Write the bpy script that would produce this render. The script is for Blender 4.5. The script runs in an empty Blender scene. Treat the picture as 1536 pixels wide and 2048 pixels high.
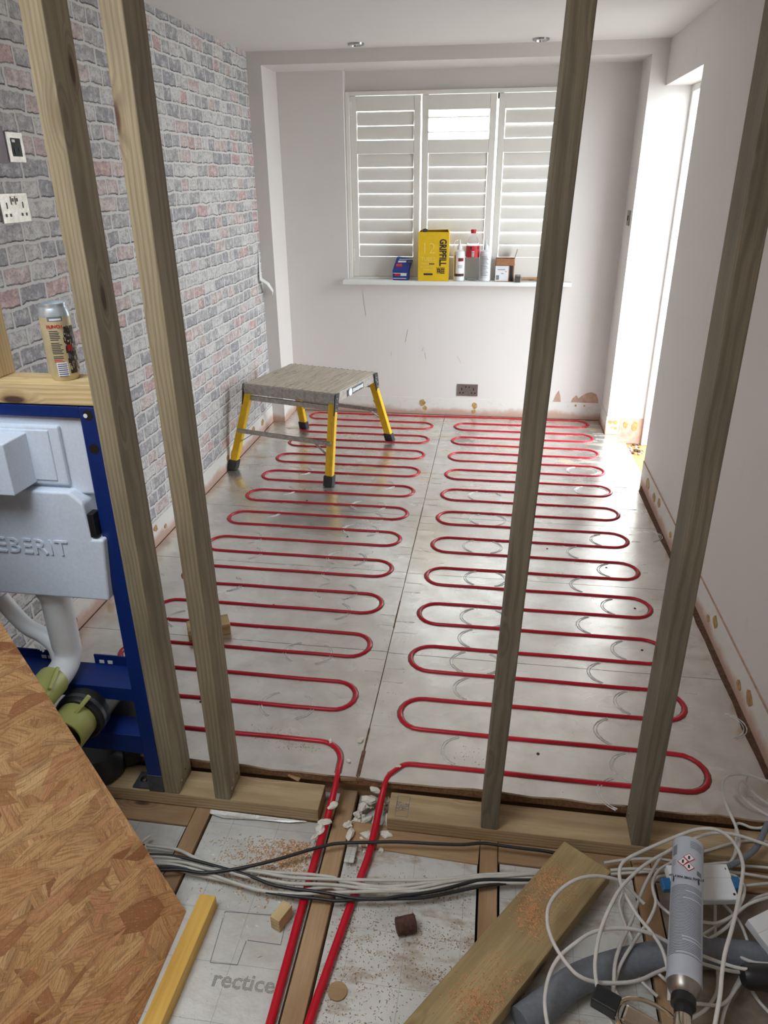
import bpy, bmesh, math, random
from mathutils import Vector, Matrix
random.seed(7)
scene = bpy.context.scene
COL = scene.collection
PI = math.pi

# ---------------------------------------------------------------- camera
cam_d = bpy.data.cameras.new('camera'); cam = bpy.data.objects.new('camera', cam_d); COL.objects.link(cam)
cam_d.sensor_fit = 'VERTICAL'; cam_d.sensor_height = 36.0; cam_d.lens = 36.0*1457.44/2048; cam_d.clip_start = .02
_r = Vector((0.98920045, 0.14637524, -0.00753356)); _d = Vector((0.05431737, -0.4138453, -0.90872531)); _f = Vector((-0.13613261, 0.89850229, -0.41732668))
m = Matrix.Identity(4)
for i in range(3):
    m[i][0] = _r[i]; m[i][1] = -_d[i]; m[i][2] = -_f[i]
m.translation = (0, 0, 1.583)
cam.matrix_world = m
scene.camera = cam

# ---------------------------------------------------------------- world, light, exposure
world = bpy.data.worlds.new('overcast_sky'); scene.world = world; world.use_nodes = True
wn = world.node_tree.nodes['Background']; wn.inputs[0].default_value = (0.85, 0.935, 1.0, 1); wn.inputs[1].default_value = 11.4
def portal(name, loc, rot, sx, sy):
    l = bpy.data.lights.new(name, 'AREA'); l.shape = 'RECTANGLE'; l.size = sx; l.size_y = sy
    l.cycles.is_portal = True
    o = bpy.data.objects.new(name, l); COL.objects.link(o); o.location = loc; o.rotation_euler = rot
portal('window_portal', (-.29, 5.42, 1.5), (-PI/2, 0, 0), 1.44, 1.14)
portal('door_portal', (1.14, 4.43, 1.0), (0, PI/2, 0), 2.06, .85)
portal('added_skylight_portal', (-1.015, .505, 2.4), (0, 0, 0), .97, .97)  # lets sky in through the added, unseen ceiling opening
vs = scene.view_settings
vs.view_transform = 'Standard'; vs.look = 'None'; vs.gamma = 1.0; vs.use_curve_mapping = False; vs.exposure = 0.0

# ---------------------------------------------------------------- materials
MATS = {}
class N:
    def __init__(s, name):
        s.m = bpy.data.materials.new(name); s.m.use_nodes = True; s.t = s.m.node_tree
        s.b = s.t.nodes['Principled BSDF']; s.out = s.t.nodes['Material Output']; MATS[name] = s.m
        s._c = None
    def n(s, typ, **k):
        x = s.t.nodes.new(typ)
        for a, v in k.items(): setattr(x, a, v)
        return x
    def l(s, a, b): s.t.links.new(a, b)
    def setin(s, node, **k):
        for a, v in k.items():
            i = node.inputs[a.replace('_', ' ')]
            if hasattr(v, 'links') or isinstance(v, bpy.types.NodeSocket): s.l(v, i)
            else: i.default_value = v
        return node
    def coord(s):
        if s._c is None: s._c = s.n('ShaderNodeTexCoord').outputs['Object']
        return s._c
    def mapping(s, scale=(1, 1, 1), rot=(0, 0, 0), loc=(0, 0, 0), src=None):
        q = s.n('ShaderNodeMapping'); s.l(src or s.coord(), q.inputs[0])
        q.inputs['Scale'].default_value = scale; q.inputs['Rotation'].default_value = rot; q.inputs['Location'].default_value = loc
        return q.outputs[0]
    def noise(s, scale, vec=None, detail=3, rough=.55, dist=0):
        q = s.n('ShaderNodeTexNoise'); s.l(vec or s.coord(), q.inputs['Vector'])
        q.inputs['Scale'].default_value = scale; q.inputs['Detail'].default_value = detail; q.inputs['Roughness'].default_value = rough; q.inputs['Distortion'].default_value = dist
        return q
    def voro(s, scale, vec=None, feature='F1', rnd=1.0):
        q = s.n('ShaderNodeTexVoronoi', feature=feature); s.l(vec or s.coord(), q.inputs['Vector'])
        q.inputs['Scale'].default_value = scale; q.inputs['Randomness'].default_value = rnd
        return q
    def ramp(s, fac, stops, interp='LINEAR'):
        q = s.n('ShaderNodeValToRGB'); q.color_ramp.interpolation = interp; s.l(fac, q.inputs[0])
        e = q.color_ramp.elements
        while len(e) < len(stops): e.new(0.5)
        for i, (p, c) in enumerate(stops):
            e[i].position = p
            e[i].color = (c, c, c, 1) if isinstance(c, (int, float)) else (*c, 1)
        return q.outputs[0]
    def mix(s, fac, a, b, mode='MIX'):
        q = s.n('ShaderNodeMixRGB', blend_type=mode)
        for i, v in ((0, fac), (1, a), (2, b)):
            if isinstance(v, bpy.types.NodeSocket): s.l(v, q.inputs[i])
            elif i == 0: q.inputs[0].default_value = v
            else: q.inputs[i].default_value = (*v, 1)
        return q.outputs[0]
    def math(s, op, a, b=None, clamp=False):
        q = s.n('ShaderNodeMath', operation=op); q.use_clamp = clamp
        for i, v in ((0, a), (1, b)):
            if v is None: continue
            if isinstance(v, bpy.types.NodeSocket): s.l(v, q.inputs[i])
            else: q.inputs[i].default_value = v
        return q.outputs[0]
    def vadd(s, a, b, op='ADD'):
        q = s.n('ShaderNodeVectorMath', operation=op); s.l(a, q.inputs[0])
        if isinstance(b, bpy.types.NodeSocket): s.l(b, q.inputs[1])
        else: q.inputs[1].default_value = b
        return q.outputs[0]
    def warp(s, vec, scale, amt):
        nz = s.noise(scale, vec, 2)
        o = s.vadd(nz.outputs['Color'], (.5, .5, .5), 'SUBTRACT')
        o = s.vadd(o, (amt, amt, amt), 'MULTIPLY')
        return s.vadd(vec, o)
    def bump(s, h, strength=.3, dist=.002):
        q = s.n('ShaderNodeBump'); s.l(h, q.inputs['Height']); q.inputs['Strength'].default_value = strength; q.inputs['Distance'].default_value = dist
        s.l(q.outputs[0], s.b.inputs['Normal'])
    def base(s, c=None, rough=None, metal=None, spec=None):
        for k, v in (('Base Color', c), ('Roughness', rough), ('Metallic', metal), ('Specular IOR Level', spec)):
            if v is None: continue
            if isinstance(v, bpy.types.NodeSocket): s.l(v, s.b.inputs[k])
            elif k == 'Base Color': s.b.inputs[k].default_value = (*v, 1)
            else: s.b.inputs[k].default_value = v
        return s.m
    def objrand(s): return s.n('ShaderNodeObjectInfo').outputs['Random']

def srgb(r, g, b):
    f = lambda c: (c/255/12.92) if c/255 <= .04045 else ((c/255+.055)/1.055)**2.4
    return (f(r), f(g), f(b))
def plain(name, c, rough=.5, metal=0., var=.06, scale=30, bumps=0., spec=.5):
    q = N(name); nz = q.noise(scale)
    c2 = tuple(max(0, x*(1-var*2)) for x in c); c1 = tuple(min(1, x*(1+var)) for x in c)
    q.base(q.ramp(nz.outputs[0], [(.3, c2), (.7, c1)]), rough, metal, spec)
    if bumps: q.bump(nz.outputs[0], bumps, .001)
    return q.m
def wood(name, light, dark, knot=(.09, .05, .03), rough=.75, ring=30, seed=0., knots=True, rm=.42):
    q = N(name)
    rnd = q.objrand()
    off = q.n('ShaderNodeCombineXYZ'); q.l(q.math('MULTIPLY', rnd, 37.), off.inputs[0]); q.l(q.math('MULTIPLY', rnd, .05), off.inputs[1]); off.inputs[2].default_value = seed
    v0 = q.vadd(q.coord(), off.outputs[0])
    kv = q.mapping((4.2, 13, 13), src=v0)
    vo = q.voro(1., kv); kd = vo.outputs['Distance']
    gate = q.ramp(vo.outputs['Color'], [(.42, 0.), (.46, 1.)])
    near = q.math('MULTIPLY', q.ramp(kd, [(0., 1.), (.34, 0.)]), gate)
    v1 = q.mapping((.35, 1, 1), src=v0)
    v1 = q.warp(q.warp(v1, 3.2, .035), 11, .008)
    cx = q.n('ShaderNodeCombineXYZ'); q.l(q.math('MULTIPLY', near, .03), cx.inputs[1]); q.l(q.math('MULTIPLY', near, .03), cx.inputs[2])
    if knots: v1 = q.vadd(v1, cx.outputs[0])
    v1 = q.vadd(v1, (0, .055, .035))
    w = q.n('ShaderNodeTexWave', wave_type='RINGS', rings_direction='X'); q.l(v1, w.inputs['Vector'])
    w.inputs['Scale'].default_value = ring; w.inputs['Distortion'].default_value = 2.6; w.inputs['Detail'].default_value = 2; w.inputs['Detail Scale'].default_value = .6
    fine = q.noise(1., q.mapping((9, 420, 420), src=v0), 3)
    big = q.noise(2.4, q.mapping((1, 5, 5), src=v0), 3)
    c = q.mix(q.math('MULTIPLY', q.ramp(w.outputs['Fac'], [(.3, 0.), (.95, 1.)]), rm), light, dark)
    c = q.mix(q.ramp(fine.outputs[0], [(.35, .35), (.65, 0.)]), c, dark)
    c = q.mix(q.ramp(big.outputs[0], [(.35, .38), (.62, 0.)]), c, tuple(x*.55 for x in dark))
    if knots:
        k = q.math('MULTIPLY', q.ramp(kd, [(.085, 1.), (.15, 0.)]), gate)
        halo = q.math('MULTIPLY', q.math('MULTIPLY', q.ramp(kd, [(.1, 1.), (.3, 0.)]), gate), .45)
        c = q.mix(halo, c, (dark[0]*.75, dark[1]*.5, dark[2]*.4))
        c = q.mix(k, c, knot)
    q.base(c, rough, 0, .3)
    q.bump(q.math('ADD', w.outputs['Fac'], fine.outputs[0]), .25, .0012)
    return q.m

# timber kinds
STUD = wood('treated_pine', srgb(160, 147, 121), srgb(110, 98, 77))
STUD_SHADED = wood('shaded_grey_green_pine', srgb(134, 126, 108), srgb(90, 83, 69), seed=.13)  # grey-green pine of the right studs, darkened for the dimmer light there
PLATE = wood('plate_pine', srgb(192, 168, 132), srgb(150, 124, 88), seed=.3)
PALE = wood('pale_pine', srgb(222, 198, 152), srgb(176, 146, 98), seed=.7)
JOIST = wood('joist_spruce', srgb(184, 152, 116), srgb(142, 108, 76), seed=1.1)
PLANK = wood('plank_pine', srgb(178, 155, 112), srgb(128, 106, 70), seed=1.9)

def make_osb():
    q = N('strand_board')
    layers = []
    v = q.warp(q.coord(), 5, .03)
    for i, (a, s1, s2) in enumerate(((.25, 5, 25), (-.95, 5.5, 23), (1.45, 6, 27), (2.45, 7, 32), (-.35, 9, 42))):
        mv = q.mapping((s1, s2, 1.), loc=(i*3.1, i*7.7, 0), src=q.mapping(rot=(0, 0, a), src=v))
        vo = q.voro(1., mv); st = q.noise(1., q.mapping((14, 260, 1), src=q.mapping(rot=(0, 0, a), src=v)), 3)
        layers.append((vo.outputs['Color'], vo.outputs['Distance'], st.outputs[0]))
    sep = [q.n('ShaderNodeSeparateColor') for _ in layers]
    for s, l_ in zip(sep, layers): q.l(l_[0], s.inputs[0])
    tones = [(0, srgb(172, 126, 84)), (.08, srgb(212, 172, 122)), (.3, srgb(202, 154, 108)), (.45, srgb(224, 188, 138)), (.62, srgb(208, 164, 116)), (.75, srgb(204, 150, 112)), (.88, srgb(218, 178, 126)), (.97, srgb(178, 128, 90)), (1, srgb(150, 100, 66))]
    col = None
    for s, (c, d, st) in zip(sep, layers):
        cc = q.ramp(s.outputs[0], tones)
        cc = q.mix(q.ramp(st, [(.38, .6), (.54, 0.)]), cc, srgb(160, 112, 72))
        cc = q.mix(q.ramp(d, [(.5, 0.), (.8, .35)]), cc, srgb(120, 78, 46))
        col = cc if col is None else q.mix(q.math('GREATER_THAN', s.outputs[1], .58), col, cc)
    fl = q.noise(1., q.mapping((60, 340, 1), src=q.mapping(rot=(0, 0, .7), src=v)), 4, .7)
    col = q.mix(q.ramp(fl.outputs[0], [(.34, .55), (.46, 0.)]), col, srgb(122, 78, 46))
    fl2 = q.noise(1., q.mapping((45, 300, 1), src=q.mapping(rot=(0, 0, -.8), src=v)), 4, .7)
    col = q.mix(q.ramp(fl2.outputs[0], [(.58, 0.), (.7, .5)]), col, srgb(236, 206, 160))
    blot = q.noise(5, None, 2)
    col = q.mix(q.ramp(blot.outputs[0], [(.62, 0.), (.76, .4)]), col, srgb(170, 104, 54))
    col = q.mix(1., col, (1.22, 1.2, 1.16), 'MULTIPLY')
    q.base(col, .7, 0, .25)
    h = q.math('ADD', sep[0].outputs[2], sep[1].outputs[2])
    q.bump(h, .3, .0015)
    return q.m
OSB = make_osb()

def make_foil():
    q = N('foil_facing')
    n1 = q.noise(9, None, 4, .6); n2 = q.noise(110, None, 3, .6); n3 = q.noise(3.2, q.mapping((.6, 1.6, 1)), 3)
    c = q.ramp(n1.outputs[0], [(.3, srgb(212, 208, 202)), (.7, srgb(236, 234, 230))])
    dust = q.noise(7, q.mapping((.7, 1.5, 1), loc=(3.3, 1.2, 0)), 5, .65)
    sp = q.n('ShaderNodeSeparateXYZ'); q.l(q.coord(), sp.inputs[0])
    # saw dust trodden in towards the far door side
    far = q.math('MULTIPLY', q.ramp(q.math('MULTIPLY', sp.outputs[1], .2), [(.68, 0.), (.8, 1.)]), 1.)
    dm = q.math('MULTIPLY', q.ramp(dust.outputs[0], [(.54, 0.), (.66, .75)]), far)
    speck = q.voro(55); sm = q.math('MULTIPLY', q.ramp(speck.outputs['Distance'], [(.05, .7), (.1, 0.)]), q.ramp(n1.outputs[0], [(.55, 0.), (.62, 1.)]))
    c = q.mix(dm, c, srgb(196, 168, 112)); c = q.mix(sm, c, srgb(90, 80, 66))
    rough = q.ramp(n3.outputs[0], [(.3, .2), (.7, .34)])
    rough = q.math('ADD', rough, q.math('MULTIPLY', dm, .35))
    q.base(c, rough, q.math('SUBTRACT', .86, q.math('MULTIPLY', dm, .7)), .5)
    q.bump(q.math('ADD', n2.outputs[0], q.math('MULTIPLY', n1.outputs[0], .5)), .2, .001)
    return q.m
FOIL = make_foil()
def make_crinkle():
    q = N('crinkled_foil'); n2 = q.noise(160, None, 4, .7)
    q.base(q.ramp(n2.outputs[0], [(.3, srgb(205, 205, 202)), (.7, srgb(248, 248, 246))]), .4, .15)
    q.bump(n2.outputs[0], .9, .004); return q.m
CRINK = make_crinkle()

def make_brickpaper():
    q = N('brick_print_wallpaper')
    sp = q.n('ShaderNodeSeparateXYZ'); q.l(q.coord(), sp.inputs[0])
    cb = q.n('ShaderNodeCombineXYZ'); q.l(sp.outputs[1], cb.inputs[0]); q.l(sp.outputs[2], cb.inputs[1])
    v = cb.outputs[0]
    wv = q.warp(q.warp(v, 11, .022), 55, .009)
    def brick(vec, mortar, smooth=.25):
        b = q.n('ShaderNodeTexBrick'); q.l(vec, b.inputs['Vector']); b.offset = .42; b.offset_frequency = 2; b.squash = .62; b.squash_frequency = 3
        q.setin(b, Color1=(0, 0, 0, 1), Color2=(1, 1, 1, 1), Mortar=(.5, .5, .5, 1), Scale=1., Mortar_Size=mortar, Mortar_Smooth=smooth, Bias=0., Brick_Width=.15, Row_Height=.0635)
        return b
    b = brick(wv, .0068, .5)
    edge = brick(q.vadd(wv, (0.0022, -.0048, 0)), .0068, .5)
    rim = brick(wv, .0125, .8)
    G = srgb
    tone = q.ramp(b.outputs['Color'], [(0, G(172, 170, 173)), (.13, G(206, 204, 202)), (.27, G(184, 181, 182)), (.4, G(216, 213, 210)), (.5, G(166, 165, 169)), (.6, G(206, 186, 182)), (.7, G(207, 205, 203)), (.8, G(204, 172, 168)), (.87, G(182, 180, 181)), (.95, G(212, 194, 190))], 'CONSTANT')
    n1 = q.noise(30, v, 6, .72); n2 = q.noise(120, v, 4, .65); n3 = q.noise(9, v, 2)
    tone = q.mix(q.ramp(n1.outputs[0], [(.36, .6), (.52, 0.)]), tone, G(140, 137, 140))
    tone = q.mix(q.ramp(n1.outputs[0], [(.5, 0.), (.64, .75)]), tone, G(224, 222, 219))
    tone = q.mix(q.ramp(n2.outputs[0], [(.33, .6), (.45, 0.)]), tone, G(120, 116, 118))
    mort = q.mix(q.ramp(n1.outputs[0], [(.4, .35), (.6, 0.)]), G(222, 220, 216), G(196, 193, 191))
    c = q.mix(q.math('MULTIPLY', rim.outputs['Fac'], .25), tone, G(118, 114, 117))
    dk = q.math('MULTIPLY', q.math('SUBTRACT', edge.outputs['Fac'], b.outputs['Fac'], True), q.ramp(n3.outputs[0], [(.35, .35), (.6, 1.)]))
    c = q.mix(dk, c, G(84, 80, 83))
    c = q.mix(b.outputs['Fac'], c, mort)
    q.base(c, .75, 0, .25)
    return q.m
BRICKP = make_brickpaper()

def make_plaster(name, c, stain=0.):
    q = N(name); n1 = q.noise(1.1, None, 4); n2 = q.noise(140, None, 3)
    col = q.ramp(n1.outputs[0], [(.3, tuple(x*.955 for x in c)), (.7, c)])
    if stain:
        n3 = q.noise(5., q.mapping((1, 1, .5)), 5, .7)
        col = q.mix(q.ramp(n3.outputs[0], [(.66, 0.), (.74, stain)]), col, srgb(178, 168, 160))
    q.base(col, .72, 0, .3); q.bump(n2.outputs[0], .08, .001); return q.m
PAINT = make_plaster('white_wall_paint', srgb(228, 222, 218), .12)
CEILP = make_plaster('ceiling_paint', srgb(230, 226, 223))
GLOSS = make_plaster('white_gloss', srgb(236, 236, 232))
def make_scar():
    q = N('skirting_scar_plaster'); sp = q.n('ShaderNodeSeparateXYZ'); q.l(q.coord(), sp.inputs[0])
    n1 = q.noise(9, None, 4, .6); n2 = q.noise(40, None, 4, .7)
    h = q.math('ADD', sp.outputs[2], q.math('MULTIPLY', q.math('SUBTRACT', n1.outputs[0], .5), .09))
    pink = q.ramp(q.math('MULTIPLY', h, 5.), [(.12, 1.), (.3, 0.)])
    c = q.mix(pink, srgb(226, 222, 216), srgb(202, 170, 154))
    c = q.mix(q.ramp(n2.outputs[0], [(.6, 0.), (.72, .5)]), c, srgb(190, 180, 170))
    q.base(c, .85, 0, .2); q.bump(n2.outputs[0], .3, .002); return q.m
SCAR = make_scar()
GLUE = plain('dried_adhesive', srgb(190, 150, 92), .6, 0, .2, 60, .4)
BAREPL = plain('bare_pink_plaster', srgb(196, 160, 142), .9, 0, .1, 30, .3)
DARKGAP = plain('dirty_brown_gap', srgb(108, 80, 62), .95, 0, .25, 60, .5)
CHIP = plain('chipboard_edge', srgb(134, 98, 68), .9, 0, .2, 120, .5)
VOID = plain('underfloor_void', srgb(62, 52, 44), 1., 0, .2, 12, 0, .1)
def make_insul():
    q = N('white_foil_insulation'); n1 = q.noise(5.5, None, 5, .65); n2 = q.noise(70, q.mapping((1, 1, 1)), 4, .65)
    br = q.n('ShaderNodeTexBrick'); br.offset = 0.; q.l(q.warp(q.coord(), 9, .006), br.inputs['Vector'])
    q.setin(br, Color1=(1, 1, 1, 1), Color2=(1, 1, 1, 1), Mortar=(0, 0, 0, 1), Scale=1., Mortar_Size=.0007, Mortar_Smooth=.2, Bias=0., Brick_Width=.132, Row_Height=.13)
    c = q.ramp(n1.outputs[0], [(.3, srgb(196, 194, 188)), (.7, srgb(222, 221, 216))])
    c = q.mix(q.math('MULTIPLY', br.outputs['Fac'], .5), c, srgb(120, 114, 106))
    sp = q.n('ShaderNodeSeparateXYZ'); q.l(q.coord(), sp.inputs[0])
    dn = q.noise(8., q.mapping((1., 2.2, 1.), loc=(.7, .2, 0)), 6, .7)
    side = q.ramp(q.math('ADD', q.math('MULTIPLY', sp.outputs[0], .5), .5), [(.3, .25), (.37, 1.)])
    c = q.mix(q.math('MULTIPLY', q.ramp(dn.outputs[0], [(.5, 0.), (.66, .75)]), side), c, srgb(150, 122, 88))
    fl = q.voro(70); c = q.mix(q.math('MULTIPLY', q.ramp(fl.outputs['Distance'], [(.06, .8), (.11, 0.)]), q.ramp(n1.outputs[0], [(.5, 0.), (.6, 1.)])), c, srgb(104, 84, 62))
    q.base(c, .42, .25, .5); q.bump(q.math('ADD', n2.outputs[0], n1.outputs[0]), .5, .003); return q.m
INSUL = make_insul()
RED = plain('red_barrier_pipe', srgb(192, 8, 36), .34, 0, .05, 20)
WHITEP = plain('white_plastic', srgb(226, 228, 230), .45, 0, .02, 8)
STYRO = plain('cistern_foam_shell', srgb(210, 219, 232), .6, 0, .03, 140, .12)
BLUE = plain('blue_powder_coat', srgb(4, 38, 106), .42, 0, .06, 60)
NAVYD = plain('dark_zinc', srgb(92, 96, 100), .4, .6, .1, 60)
BLACK = plain('black_plastic', srgb(26, 27, 29), .45, 0, .1, 40)
RUBBER = plain('dark_rubber', srgb(52, 54, 56), .7, 0, .15, 50, .2)
LIME = plain('lime_plastic_cap', srgb(176, 180, 104), .4, 0, .04, 12)
LIMED = plain('lime_cap_inside', srgb(110, 104, 40), .6, 0, .08, 12)
YELLOW = plain('yellow_leg_paint', srgb(232, 184, 10), .4, 0, .05, 40)
ALU = plain('worn_aluminium', srgb(176, 170, 162), .45, .7, .15, 60, .2)
def make_deck():
    q = N('paint_spattered_deck'); of = q.n('ShaderNodeCombineXYZ'); q.l(q.math('MULTIPLY', q.objrand(), 19.), of.inputs[0]); vv = q.vadd(q.coord(), of.outputs[0])
    n1 = q.noise(1., q.mapping((9, 160, 160), src=vv), 4, .65); n2 = q.noise(36, vv, 4, .7)
    c = q.ramp(n1.outputs[0], [(.3, srgb(140, 128, 114)), (.48, srgb(196, 184, 166)), (.75, srgb(214, 202, 184))])
    c = q.mix(q.ramp(n2.outputs[0], [(.6, 0.), (.68, .7)]), c, srgb(88, 70, 58))
    q.base(c, .6, .2); q.bump(n1.outputs[0], .3, .002); return q.m
DECK = make_deck()
STEEL = plain('brushed_steel', srgb(206, 200, 190), .3, .85, .1, 90)
STEELD = plain('brushed_bronze_steel', srgb(150, 142, 136), .35, .8, .08, 90)
CHROME = plain('chrome', srgb(200, 200, 200), .15, 1., .05, 30)
SHUT = plain('shutter_paint', srgb(232, 228, 220), .5, 0, .015, 6)
CABW = plain('white_cable', srgb(206, 202, 196), .5, 0, .06, 30)
CABG = plain('grey_twin_cable', srgb(196, 192, 182), .5, 0, .06, 30)
CABK = plain('black_cable', srgb(34, 34, 34), .45, 0, .1, 30)
LAGG = plain('grey_pipe_lagging', srgb(112, 116, 122), .85, 0, .08, 90, .3)
CANW = plain('foam_can_paint', srgb(186, 192, 202), .38, .15, .02, 10)
INK = plain('printed_ink', srgb(38, 40, 46), .7, 0, .1, 60)
INKG = plain('grey_print', srgb(112, 116, 124), .7, 0, .1, 60)
INKR = plain('red_print', srgb(190, 30, 40), .6, 0, .05, 60)
INKB = plain('blue_print', srgb(40, 62, 140), .55, 0, .06, 60)
INKW = plain('white_print', srgb(232, 232, 232), .55, 0, .02, 60)
TIN = plain('yellow_carton_card', srgb(232, 190, 28), .5, 0, .04, 20)
INKY = plain('pale_yellow_print', srgb(240, 214, 110), .55, 0, .03, 40)
CARD = plain('brown_cardboard', srgb(160, 112, 78), .85, 0, .08, 50)
FOAM = plain('cream_expanding_foam', srgb(226, 222, 208), .9, 0, .05, 80, .6)
SAW = plain('sawdust', srgb(206, 160, 108), .9, 0, .12, 200)
CREAM = plain('cream_can_print', srgb(212, 198, 160), .35, .25, .06, 40)
CANTOP = plain('silver_blue_can_top', srgb(196, 206, 214), .28, .55, .06, 30)
BOARD_SHADED = plain('shaded_brown_boarding', srgb(138, 124, 108), .85, 0, .16, 26, .4)  # brown boarding, darkened for the shadow under the cable tangle
NICKEL = plain('polished_nickel', srgb(214, 204, 186), .14, 1., .06, 40)
COPPER = plain('copper', srgb(210, 130, 96), .3, 1., .1, 60)
RUST = plain('rusty_iron', srgb(84, 54, 44), .85, .1, .25, 90, .6)
BLUEC = plain('blue_connector', srgb(40, 104, 156), .4)
HAMM = plain('hammer_steel', srgb(112, 104, 100), .4, .7)
YFOAM = N('glued_yellow_batten'); _n = YFOAM.noise(1., YFOAM.mapping((3, 50, 50)), 4)
YFOAM.base(YFOAM.ramp(_n.outputs[0], [(.3, srgb(196, 150, 62)), (.7, srgb(226, 184, 92))]), .55); YFOAM = YFOAM.m
def make_halftone():
    q = N('halftone_print'); vo = q.voro(330, None, 'F1', .0)
    q.base(q.ramp(vo.outputs['Distance'], [(.36, srgb(66, 62, 58)), (.46, srgb(196, 194, 188))]), .5); return q.m
HALF = make_halftone()
GROUT = plain('outdoor_paving', srgb(150, 148, 142), .9, 0, .1, 3)
def make_clear():
    q = N('clear_bottle_plastic'); nz = q.noise(18)
    q.base(q.ramp(nz.outputs[0], [(.3, (.93, .95, .95)), (.7, (1, 1, 1))]), .05); q.b.inputs['Transmission Weight'].default_value = 1.; q.b.inputs['IOR'].default_value = 1.15; return q.m
CLEAR = make_clear()
def make_glass():
    q = N('window_glass'); nz = q.noise(4)
    q.base(q.ramp(nz.outputs[0], [(.3, (.95, .98, .98)), (.7, (1, 1, 1))]), 0.); q.b.inputs['Transmission Weight'].default_value = 1.; q.b.inputs['IOR'].default_value = 1.0; return q.m
GLASS = make_glass()

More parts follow.
